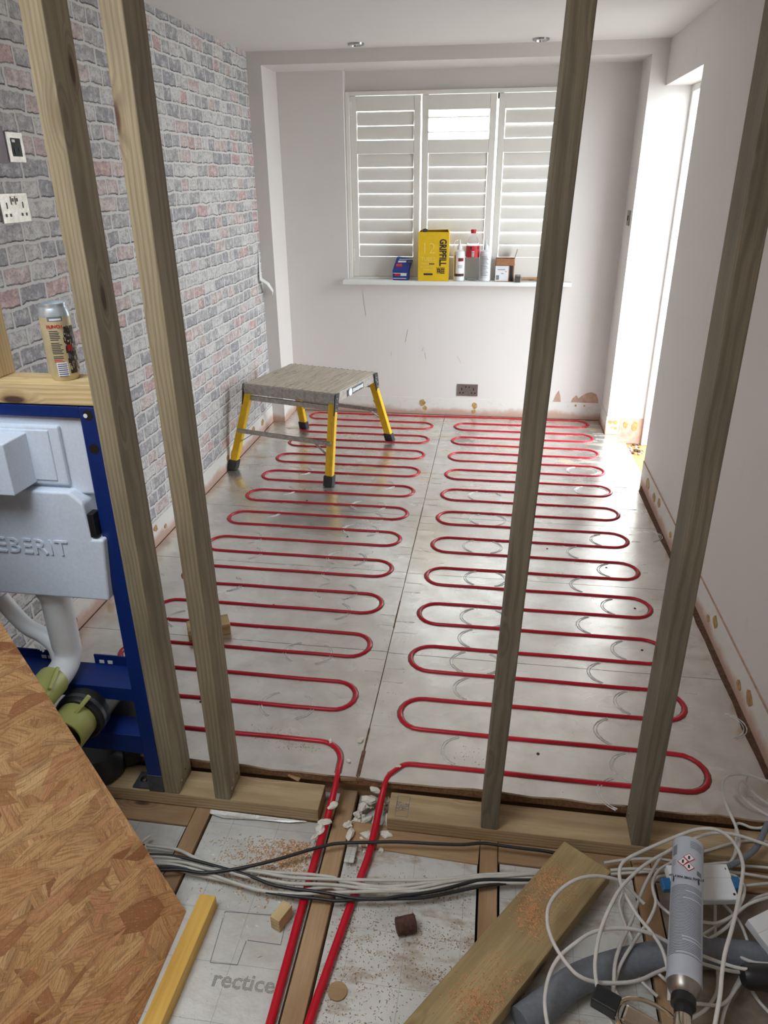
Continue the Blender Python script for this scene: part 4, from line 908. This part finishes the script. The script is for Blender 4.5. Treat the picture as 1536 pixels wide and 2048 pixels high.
for i, (x, y, z, r) in enumerate(fl_):
    r *= .72; e1, e2, an = r5.uniform(.7, 1.7), r5.uniform(.6, 1.), r5.uniform(0, PI)
    q_ = MB().blob((0, 0, 0), r, 2, .38, .7, i); ca_, sa_ = math.cos(an), math.sin(an)
    q_.v = [(x+(a_*e1*ca_-b_*e2*sa_), y+(a_*e1*sa_+b_*e2*ca_), z+c_) for a_, b_, c_ in q_.v]
    o = q_.build('foam_lump', FOAM, org=(x, y, z-r*.7))
    tag(o, 'cream expanding foam lump stuck near the red pipe ends', 'foam', 'foam lumps around the pipe ends')
tp = MB().box(-.318, -.292, 1.335, 1.40, -.064, -.0625).build('torn_foil_strip', INSUL, org=(-.305, 1.36, -.064)); tag(tp, 'torn white foil strip on the joist under the black cable', 'foil scrap')
tp = MB().prism([(-.735, 1.452, -.078), (-.69, 1.442, -.078), (-.6, 1.449, -.078), (-.5, 1.452, -.078), (-.45, 1.46, -.074), (-.735, 1.463, -.074)], (0, 0, .0015)).build('torn_foil_strip', INSUL, org=(-.6, 1.45, -.078)); tag(tp, 'torn white foil edge below the left sole plate', 'foil scrap')
# sawdust, crumbs (uncountable)
def crumbs(name, label, spots, mat, size, z, seed, cat='sawdust'):
    q = MB(); r3 = random.Random(seed)
    for (x, y, sx, sy, n) in spots:
        for _ in range(n):
            px, py = x+r3.gauss(0, sx), y+r3.gauss(0, sy); s_ = size*r3.uniform(.4, 1.3); a = r3.uniform(0, PI); zz_ = z(px, py) if callable(z) else z
            if zz_ is None: continue
            c, d = math.cos(a)*s_, math.sin(a)*s_
            q.add([(px-c, py-d, zz_), (px+c, py+d, zz_), (px-d*.5, py+c*.5, zz_), (px, py, zz_+s_*.6)], [(0, 1, 3), (1, 2, 3), (2, 0, 3), (0, 2, 1)])
    o = q.build(name, mat, org=(spots[0][0], spots[0][1], -.083)); tag(o, label, cat, kind='stuff'); return o
on_ins = lambda x, y: -.083 if any(JX[i][0]+JX[i][1]/2+.01 < x < JX[i+1][0]-JX[i+1][1]/2-.01 for i in range(5)) and y < 1.40 else None
crumbs('sawdust', 'orange sawdust on the insulation between the left joists', [(-.50, 1.33, .05, .035, 900), (-.55, 1.27, .07, .03, 450), (-.45, 1.36, .03, .025, 600), (-.58, 1.35, .06, .03, 160), (-.46, 1.28, .03, .05, 250)], SAW, .0042, on_ins, 1)
crumbs('foam_crumbs', 'white foam crumbs scattered on the front insulation', [(-.6, 1.3, .1, .08, 110), (-.42, 1.3, .03, .1, 130), (-.55, 1.15, .09, .06, 40), (-.3, 1.3, .02, .1, 60), (0., 1.2, .1, .1, 40), (-.63, 1.4, .08, .02, 30)], FOAM, .006, on_ins, 2, 'crumbs')
crumbs('sawdust', 'brown sawdust streaks on the insulation under the rusty stub', [(-.07, 1.30, .06, .02, 500), (-.2, 1.15, .05, .06, 350), (-.05, 1.17, .08, .02, 320), (-.2, 1.0, .08, .06, 420), (-.285, 1.15, .012, .14, 500), (-.02, 1.08, .06, .015, 260)], plain('brown_sawdust', srgb(160, 124, 84), .9), .003, on_ins, 3)
def on_plank(x, y):
    d = Vector((x, y, 0))-a0
    return -.0149 if abs(d.dot(pw)) < .062 and -1.0 < d.dot(pd) < -.01 else None
crumbs('sawdust', 'orange sawdust piled on the diagonal plank', [tuple((a0-pd*.13-pw*.03)[:2])+(.03, .03, 900), tuple((a0-pd*.24-pw*.01)[:2])+(.02, .035, 900), tuple((a0-pd*.5+pw*.02)[:2])+(.035, .03, 900), tuple((a0-pd*.42+pw*.04)[:2])+(.025, .04, 320)], plain('pink_sawdust', srgb(214, 158, 112), .9), .003, on_plank, 4)
crumbs('sawdust', 'dusty sawdust specks on the foil near the sole plates', [(-.62, 1.71, .05, .02, 160), (-.52, 1.67, .03, .008, 120), (0., 1.7, .03, .03, 40), (-.3, 2.0, .04, .1, 60), (-.31, 2.3, .03, .05, 60)], plain('olive_sawdust', srgb(176, 152, 96), .9), .002, .0004, 6)

# ================================================================= CABLES
TANGLE=[[(0.761,1.459,0.03),(0.688,1.476,0.036),(0.629,1.468,0.042),(0.565,1.433,0.048),(0.49,1.375,0.057),(0.429,1.322,0.066),(0.369,1.252,0.075),(0.332,1.191,0.077),(0.304,1.132,0.071),(0.289,1.082,0.065),(0.284,1.044,0.057),(0.289,1.005,0.045),(0.303,0.976,0.032),(0.32,0.948,0.02)],
[(0.442,1.042,-0),(0.446,1.07,0.01),(0.447,1.1,0.019),(0.441,1.136,0.029),(0.424,1.165,0.038),(0.394,1.201,0.048),(0.371,1.254,0.057),(0.369,1.302,0.058),(0.388,1.339,0.055),(0.437,1.378,0.051),(0.505,1.415,0.059),(0.57,1.44,0.075),(0.613,1.434,0.091),(0.636,1.402,0.105),(0.643,1.354,0.118),(0.636,1.297,0.131),(0.612,1.233,0.143),(0.583,1.166,0.152),(0.553,1.102,0.162),(0.524,1.044,0.17),(0.505,0.995,0.17),(0.492,0.956,0.17),(0.464,0.888,0.17)],
[(0.464,1.159,0.02),(0.428,1.163,0.036),(0.379,1.159,0.052),(0.328,1.147,0.06),(0.284,1.13,0.06),(0.243,1.097,0.06),(0.211,1.069,0.052),(0.191,1.036,0.044),(0.181,1.002,0.036),(0.179,0.974,0.028),(0.185,0.929,0.02)],
[(0.429,1.268,0),(0.383,1.304,0.019),(0.343,1.299,0.038),(0.302,1.286,0.051),(0.262,1.266,0.055),(0.221,1.227,0.059),(0.196,1.185,0.06),(0.19,1.143,0.06),(0.196,1.109,0.06),(0.208,1.084,0.056),(0.227,1.057,0.052),(0.25,1.039,0.046),(0.284,1.038,0.035),(0.333,1.049,0.024),(0.381,1.07,0.01),(0.422,1.101,-0.005),(0.461,1.131,-0.02)],
[(0.502,1.437,-0.03),(0.461,1.368,-0.025),(0.431,1.31,-0.02),(0.395,1.228,-0.01),(0.357,1.152,0),(0.34,1.108,0),(0.331,1.06,0),(0.324,1.021,-0.015),(0.324,0.984,-0.03)],
[(0.534,1.423,-0.02),(0.483,1.375,-0.007),(0.456,1.319,0.007),(0.455,1.27,0.007),(0.432,1.224,0.002),(0.406,1.191,-0.002),(0.361,1.126,-0.007),(0.343,1.091,-0.012),(0.333,1.06,-0.021),(0.323,0.997,-0.03)],
[(0.524,1.386,-0.03),(0.487,1.376,-0.03),(0.469,1.355,-0.03),(0.465,1.322,-0.03),(0.475,1.293,-0.03),(0.497,1.27,-0.03)],
[(0.398,1.201,-0.04),(0.418,1.167,-0.043),(0.438,1.138,-0.047),(0.465,1.113,-0.05)],
[(0.558,1.247,-0.01),(0.591,1.248,-0.008),(0.632,1.271,-0.005),(0.677,1.305,-0.002),(0.737,1.333,0)],
[(0.525,1.141,0.02),(0.566,1.129,0.02),(0.607,1.122,0.02),(0.671,1.125,0.02)],
[(0.534,1.151,-0.02),(0.578,1.138,-0.013),(0.622,1.133,-0.007),(0.679,1.138,0)],
[(0.551,1.23,-0.03),(0.581,1.211,-0.028),(0.617,1.187,-0.025),(0.65,1.171,-0.022),(0.693,1.171,-0.02)],
[(0.631,1.327,-0.04),(0.653,1.285,-0.037),(0.658,1.242,-0.034),(0.653,1.2,-0.031),(0.632,1.152,-0.031),(0.602,1.114,-0.034),(0.562,1.075,-0.037),(0.509,1.071,-0.04)],
[(0.646,1.408,-0.03),(0.673,1.398,-0.021),(0.683,1.371,-0.013),(0.677,1.341,-0.004),(0.66,1.308,-0.004),(0.622,1.254,-0.013),(0.579,1.222,-0.021),(0.545,1.207,-0.03)],
[(0.618,1.336,-0.06),(0.602,1.275,-0.057),(0.587,1.21,-0.053),(0.575,1.149,-0.05),(0.56,1.105,-0.047),(0.528,1.064,-0.043),(0.487,1.034,-0.04)],
[(0.637,1.132,-0.05),(0.648,1.102,-0.05),(0.668,1.071,-0.05)],
[(0.729,1.283,-0.02),(0.677,1.224,-0.032),(0.64,1.173,-0.044),(0.604,1.124,-0.05),(0.571,1.074,-0.05),(0.549,1.028,-0.05)],
[(0.359,1.416,-0.05),(0.415,1.433,-0.049),(0.478,1.444,-0.048),(0.539,1.446,-0.048),(0.609,1.436,-0.047),(0.701,1.453,-0.046),(0.789,1.457,-0.045)],
[(0.374,1.4,-0.055),(0.433,1.412,-0.054),(0.494,1.417,-0.053),(0.613,1.448,-0.052),(0.685,1.465,-0.051),(0.798,1.485,-0.05)],
[(0.374,1.392,-0.06),(0.44,1.406,-0.059),(0.528,1.424,-0.058),(0.611,1.437,-0.057),(0.699,1.439,-0.056),(0.783,1.433,-0.055)],
[(0.383,1.229,-0.06),(0.339,1.122,-0.06),(0.358,1.06,-0.06),(0.371,1.008,-0.06)],
[(0.398,1.341,-0.055),(0.383,1.304,-0.056),(0.389,1.253,-0.057),(0.401,1.206,-0.057),(0.391,1.166,-0.058),(0.402,1.123,-0.059),(0.435,1.088,-0.06)],
[(0.762,1.412,-0.05),(0.705,1.397,-0.05),(0.642,1.377,-0.05),(0.595,1.375,-0.05)],
[(0.763,1.385,-0.05),(0.715,1.362,-0.052),(0.661,1.316,-0.055),(0.589,1.265,-0.057),(0.559,1.246,-0.06)]]
UPPER=[([(0.833,1.65,0.06),(0.812,1.651,0.064),(0.788,1.654,0.069),(0.764,1.664,0.067),(0.736,1.668,0.063),(0.708,1.657,0.059),(0.691,1.634,0.054),(0.685,1.605,0.05),(0.687,1.563,0.041),(0.694,1.532,0.033),(0.701,1.512,0.021),(0.704,1.495,0.009),(0.703,1.481,-0.007),(0.69,1.463,-0.029),(0.678,1.456,-0.05)],0.004),
([(0.805,1.541,0.03),(0.786,1.538,0.021),(0.77,1.532,0.012),(0.747,1.534,0.007),(0.731,1.547,0.002),(0.718,1.55,0),(0.709,1.533,0),(0.7,1.492,-0.006),(0.692,1.467,-0.028),(0.678,1.454,-0.05)],0.0035),
([(0.785,1.534,0.03),(0.775,1.521,0.026),(0.761,1.498,0.021),(0.737,1.465,0.009),(0.708,1.447,-0.009),(0.673,1.431,-0.023),(0.64,1.425,-0.031),(0.599,1.422,-0.04)],0.0075),
([(0.807,1.515,-0.02),(0.782,1.518,-0.02),(0.747,1.516,-0.02),(0.71,1.506,-0.02),(0.672,1.49,-0.02),(0.633,1.471,-0.02),(0.604,1.458,-0.02)],0.0035)]
BUNDLE=[('k',[(-0.857,1.271,-0.05),(-0.817,1.275,-0.05),(-0.764,1.278,-0.05),(-0.698,1.272,-0.05),(-0.626,1.261,-0.05),(-0.548,1.248,-0.05),(-0.485,1.232,-0.05),(-0.434,1.228,-0.05),(-0.38,1.228,-0.05),(-0.327,1.227,-0.05),(-0.305,1.225,-0.05),(-0.253,1.224,-0.05),(-0.202,1.23,-0.05),(-0.162,1.243,-0.05),(-0.069,1.272,-0.05),(0.032,1.316,-0.05),(0.101,1.328,-0.05),(0.153,1.335,-0.05),(0.205,1.342,-0.05)]),
('k',[(-0.813,1.227,-0.045),(-0.773,1.23,-0.045),(-0.727,1.237,-0.045),(-0.672,1.236,-0.045),(-0.621,1.248,-0.045),(-0.555,1.272,-0.045),(-0.49,1.302,-0.045),(-0.425,1.337,-0.045),(-0.375,1.362,-0.045),(-0.34,1.375,-0.045),(-0.263,1.389,-0.045),(-0.183,1.402,-0.045),(-0.081,1.41,-0.045),(-0.008,1.418,-0.045),(0.043,1.43,-0.045),(0.101,1.429,-0.045),(0.155,1.428,-0.045),(0.201,1.428,-0.045),(0.251,1.424,-0.045)]),
('k',[(-0.807,1.244,-0.055),(-0.753,1.25,-0.055),(-0.689,1.248,-0.055),(-0.65,1.244,-0.055),(-0.578,1.227,-0.055),(-0.501,1.214,-0.055),(-0.429,1.211,-0.055),(-0.36,1.213,-0.055),(-0.311,1.214,-0.055),(-0.236,1.229,-0.055),(-0.169,1.24,-0.055),(-0.102,1.252,-0.055),(-0.035,1.275,-0.055),(0.033,1.302,-0.055),(0.101,1.322,-0.055),(0.17,1.337,-0.055)]),
('w',[(-0.875,1.307,-0.056),(-0.851,1.306,-0.056),(-0.769,1.304,-0.056),(-0.711,1.286,-0.056),(-0.645,1.272,-0.056),(-0.57,1.268,-0.056),(-0.518,1.267,-0.056),(-0.443,1.263,-0.056),(-0.373,1.269,-0.056),(-0.316,1.275,-0.056),(-0.211,1.288,-0.056),(-0.107,1.303,-0.056),(-0.038,1.317,-0.056),(0.032,1.337,-0.056),(0.101,1.351,-0.056),(0.161,1.361,-0.056),(0.206,1.37,-0.056)]),
('w',[(-0.835,1.272,-0.052),(-0.801,1.273,-0.052),(-0.745,1.276,-0.052),(-0.686,1.271,-0.052),(-0.625,1.259,-0.052),(-0.566,1.247,-0.052),(-0.511,1.246,-0.052),(-0.438,1.243,-0.052),(-0.368,1.251,-0.052),(-0.311,1.255,-0.052),(-0.241,1.255,-0.052),(-0.172,1.261,-0.052),(-0.104,1.28,-0.052),(-0.037,1.306,-0.052),(0.032,1.327,-0.052),(0.101,1.341,-0.052),(0.16,1.355,-0.052),(0.206,1.362,-0.052)]),
('w',[(-0.821,1.263,-0.059),(-0.788,1.267,-0.059),(-0.736,1.27,-0.059),(-0.672,1.262,-0.059),(-0.611,1.258,-0.059),(-0.549,1.271,-0.059),(-0.483,1.275,-0.059),(-0.394,1.281,-0.059),(-0.339,1.281,-0.059),(-0.315,1.274,-0.059),(-0.261,1.271,-0.059),(-0.208,1.271,-0.059),(-0.157,1.282,-0.059),(-0.072,1.304,-0.059),(-0.003,1.319,-0.059),(0.067,1.332,-0.059),(0.136,1.344,-0.059),(0.189,1.355,-0.059)]),
('w',[(-0.812,1.255,-0.054),(-0.775,1.256,-0.054),(-0.724,1.253,-0.054),(-0.649,1.241,-0.054),(-0.569,1.224,-0.054),(-0.501,1.214,-0.054),(-0.431,1.216,-0.054),(-0.363,1.227,-0.054),(-0.308,1.237,-0.054),(-0.24,1.249,-0.054),(-0.172,1.26,-0.054),(-0.103,1.27,-0.054),(-0.036,1.295,-0.054),(0.05,1.316,-0.054),(0.101,1.323,-0.054),(0.146,1.329,-0.054),(0.198,1.339,-0.054)]),
('w',[(-0.804,1.251,-0.06),(-0.754,1.25,-0.06),(-0.694,1.241,-0.06),(-0.617,1.234,-0.06),(-0.54,1.223,-0.06),(-0.489,1.218,-0.06),(-0.433,1.224,-0.06),(-0.374,1.244,-0.06),(-0.334,1.254,-0.06),(-0.311,1.251,-0.06),(-0.243,1.267,-0.06),(-0.173,1.273,-0.06),(-0.104,1.281,-0.06),(-0.037,1.304,-0.06),(0.032,1.326,-0.06),(0.136,1.344,-0.06),(0.189,1.352,-0.06)])]

KL = ('black cable of the crossing bundle, middle one', 'black cable arching highest over the red pipes', 'lowest black cable of the crossing bundle')
WL = ('grey-white cable at the top of the crossing bundle', 'grey-white cable second in the crossing bundle', 'grey-white cable under the raised black cable', 'grey-white cable low in the crossing bundle', 'lowest grey-white cable tucked above the black one')
ik = iw = 0
for kind, pts in BUNDLE:
    pts = [(-.86, pts[0][1]+.03, pts[0][2])]+pts
    o = MB().tube(crom(pts, 4), .0044 if kind == 'k' else .0044, 8).build('cable', CABK if kind == 'k' else CABG, smooth=60, org=pts[0])
    tag(o, KL[ik] if kind == 'k' else WL[iw], 'cable', 'cables crossing the red pipes')
    if kind == 'k': ik += 1
    else: iw += 1
TL = ['arching over the rightmost stud foot and down the left of the foam can', 'sweeping over the foam can top and down its right side', 'forming the lower left loop across grey lagging', 'forming the big left loop over the plank', 'hanging steeply between plank and foam can', 'winding down beside the foam can label', 'making a tight bend left of the white junction box', 'short run crossing under the foam can middle', 'bowing right of the can below the junction box', 'running right from the lower can, upper of a pair', 'running right from the lower can, lower of a pair', 'sloping right from the can middle', 'curving round the lower right of the tangle', 'looping beside the blue connector', 'dropping straight down right of the can', 'short diagonal at the bottom right corner', 'slanting from right edge to picture bottom', 'in the straight run behind the can, uppermost', 'in the straight run behind the can, middle', 'in the straight run behind the can, lowest', 'flat on the insulation left of the spray gun', 'wavy on the boards beneath the left loops', 'running under the junction box to the right edge', 'deepest diagonal right of the can']
for i, pts in enumerate(TANGLE):
    o = MB().tube(crom(pts, 5), .0042 if i < 5 else .0038, 8).build('cable', CABW, smooth=60, org=pts[0])
    tag(o, 'white cable '+TL[i], 'cable', 'tangled white cables')
UL = ('white cable looping out over the foil by the right wall', 'thin white cable dipping over the foil edge at right', 'thick grey conduit bending up at the right edge', 'white cable lying along the right sole plate')
for i, (pts, r) in enumerate(UPPER):
    o = MB().tube(crom(pts, 6), r, 10).build('cable', LAGG if i == 2 else CABW, smooth=60, org=pts[0]); tag(o, UL[i], 'cable', None if i == 2 else 'tangled white cables')
for i, c in enumerate(((.79, 1.66, .01), (.82, 1.69, .02))):
    pts = crom([c, (c[0]-.03, c[1]+.02, .03), (c[0]-.045, c[1]-.005, .015), (c[0]-.02, c[1]-.05, .01), (c[0]+.03, c[1]-.08, .0)], 5)
    o = MB().tube(pts, .0035, 8).build('cable_end', CABW, smooth=60, org=c); tag(o, ('stripped cable end curling on the foil by right wall', 'second stripped cable end nearest the right wall')[i], 'cable')

# grey pipe lagging
pts = crom([(.135, .985, -.051), (.195, 1.035, -.05), (.26, 1.09, -.045), (.36, 1.14, -.045), (.48, 1.18, -.045), (.62, 1.2, -.045), (.8, 1.2, -.045)], 5)
o = MB().tube(pts, .032, 18).build('pipe_lagging', LAGG, smooth=True, org=pts[0]); tag(o, 'grey foam pipe lagging lying under the cable tangle', 'pipe lagging')
# junction boxes
def jbox(c, ang, lab, blue):
    t = thing('junction_box', lab, 'junction box', c); X = Vector((math.cos(ang), math.sin(ang), 0)); Y = Vector((-X.y, X.x, .0)); Z = Vector((.0, -.25, 1)).normalized()
    Y = Z.cross(X)
    MB().obox(c, X, Y, Z, .074, .042, .014).build('housing', WHITEP, t, bevel=.003)
    MB().obox(Vector(c)+Y*.025+Z*.0145, X, Y, Z, .074, .016, .001).build('lid_ridge', WHITEP, t)
    if blue:
        for s_ in (-1, 1): MB().obox(Vector(c)+X*s_*.083, X, Y, Z, .012, .014, .01).build('connector', BLUEC, t, bevel=.002)
    for s_ in (-1, 1): MB().lathe([(.003, 0), (.003, .001)], Vector(c)+X*.066+Y*.03*s_+Z*.0145, Z, n=8).build('screw_hole', BLACK, t)
jbox((.568, 1.325, .02), .16, 'white junction box with blue connectors behind the foam can', True)
jbox((.735, 1.25, .0), .55, 'white junction box cut by the right picture edge', False)
# foam can with applicator gun
p_far = Vector((.532, 1.357, .105)); p_near = Vector((.452, 1.018, .09)); ax = (p_near-p_far).normalized(); L = (p_near-p_far).length
ca = thing('foam_can', 'light grey expanding foam can screwed onto a metal applicator gun', 'foam can', tuple(p_near))
rc = .0345
MB().lathe([(.030, -.001), (rc+.001, 0), (rc+.0015, .004), (rc, .007), (rc, L-.01), (rc+.001, L-.006), (rc-.001, L)], p_far, ax, n=36).build('can_body', CANW, ca, smooth=40)
MB().lathe([(rc-.001, L), (.030, L+.012), (.024, L+.022), (.018, L+.026)], p_far, ax, n=32).build('can_dome', STEELD, ca, smooth=40)
MB().lathe([(.022, L+.022), (.024, L+.026), (.024, L+.042), (.018, L+.046), (.017, L+.062), (.011, L+.066), (.011, L+.085)], p_far, ax, n=18).build('valve_collar', BLACK, ca, smooth=30)
A = ax.cross(Vector((0, 0, 1))).normalized(); Bv = -(ax.cross(A)).normalized()
if Bv.z > 0: Bv = -Bv          # -B is the upper side that faces the viewer
AX = (Vector((-A.x, -A.y, -A.z)) if A.x < 0 else A, Bv, ax)
cw = lambda a0_, a1_, z0_, z1_, m_, nm='print', r=rc+.0004: wrap(p_far, r, a0_, a1_, z0_, z1_, m_, nm, ca, AX)
r4 = random.Random(9)
V0 = -12
z_ = .136
while z_ < L-.045:
    if r4.random() < .08: cw(V0-60, V0+r4.uniform(-30, 30), z_, z_+.0017, INKG)
    else: cw(V0-62, V0+66, z_, z_+.0017, INKG)
    z_ += .0036
for i in range(5): cw(V0+12, V0+60, .012+.0045*i, .0135+.0045*i, INKG)
for i in range(9): cw(V0-62, V0-38, .022+.0032*i, .0238+.0032*i, INKG, 'barcode')
for i in range(3): cw(V0-62, V0-42, .064+.006*i, .0655+.006*i, INKG)
cw(V0+40, V0+62, .088, .1, INKG)
def onc(a, zc, right_sign=1):
    an = math.radians(a); nrm = AX[0]*math.sin(an)+AX[1]*(-math.cos(an)); tang = AX[0]*math.cos(an)+AX[1]*math.sin(an)
    return p_far+nrm*(rc+.0008)+ax*zc, tang, nrm
for a, zc, g in ((V0+9, .062, '!'), (V0-12, .0745, '*'), (V0+9, .087, '!')):
    o_, tg, nr = onc(a, zc)
    hz_ = MB().obox(o_, (tg+ax), (tg-ax), nr, .0088, .0088, .0003).build('hazard_diamond', INKR, ca)
    MB().obox(o_+nr*.0004, (tg+ax), (tg-ax), nr, .0074, .0074, .0003).build('diamond_ground', INKW, hz_)
    MB().obox(o_+nr*.0008, tg, ax, nr, .0022, .0045, .0003).build('pictogram', INK, hz_)
o_, tg, nr = onc(V0+2, .118)
text('print_lettering', 'STORE THIS WAY UP', .0078, INK, tuple(o_+nr*.0006), tuple(-tg), tuple(ax), ca, .0003, bold=.0002)
for s_ in (-50, 48):
    o_, tg, nr = onc(V0+s_, .118)
    MB().prism([o_+tg*.003-ax*.001, o_+ax*.007, o_-tg*.003-ax*.001], nr*.0004).build('arrow', INK, ca); MB().obox(o_-ax*.004, tg, ax, nr, .0014, .005, .0003).build('arrow', INK, ca)
# applicator gun (held on the can's valve)
g0 = p_far+ax*(L+.08)
gd = Vector((-.86, .35, -.1)).normalized()
gb = MB().obox(g0+Vector((-.05, .0, -.03)), Vector((-.9, .42, 0)), Vector((.42, .9, 0)), (0, 0, 1), .062, .02, .012).build('gun_body', NICKEL, ca, bevel=.008, seg=3)
MB().tube(crom([g0+Vector((.0, .0, -.01)), g0+Vector((-.02, .03, -.015)), g0+Vector((-.06, .052, -.02)), g0+Vector((-.10, .05, -.025)), g0+Vector((-.118, .018, -.03)), g0+Vector((-.1, -.02, -.03))], 5), .0045, 8).build('gun_guard', NICKEL, gb, smooth=True)
for s_ in (0, 1, 2): MB().beam(g0+Vector((-.005-.03*s_, -.03, -.022)), g0+Vector((-.075-.01*s_, .02-.02*s_, -.022)), (0, 0, 1), .006, .006).build('gun_rib', NICKEL, gb, bevel=.002)
MB().obox(g0+Vector((-.135, .045, -.03)), Vector((-.9, .42, 0)), Vector((.42, .9, 0)), (0, 0, 1), .026, .019, .014).build('adjuster_knob', BLACK, ca, bevel=.003)
MB().obox(g0+Vector((-.085, -.05, -.05)), Vector((.3, -.95, 0)), Vector((.95, .3, 0)), (0, 0, 1), .05, .026, .014).build('grip', BLACK, ca, bevel=.006)
MB().lathe([(.016, -.02), (.018, 0), (.018, .02), (.014, .03)], g0, ax, n=18).build('can_adapter', NICKEL, ca, smooth=40)
# black tool at the right edge
bt = MB().lathe([(.02, 0), (.026, .01), (.028, .08), (.022, .1), (.015, .14)], (.61, 1.12, .0), (1, .05, .0), n=20).build('black_tool_handle', BLACK, smooth=40, org=(.65, 1.1, -.03)); tag(bt, 'black rounded tool handle at the right picture edge', 'tool')
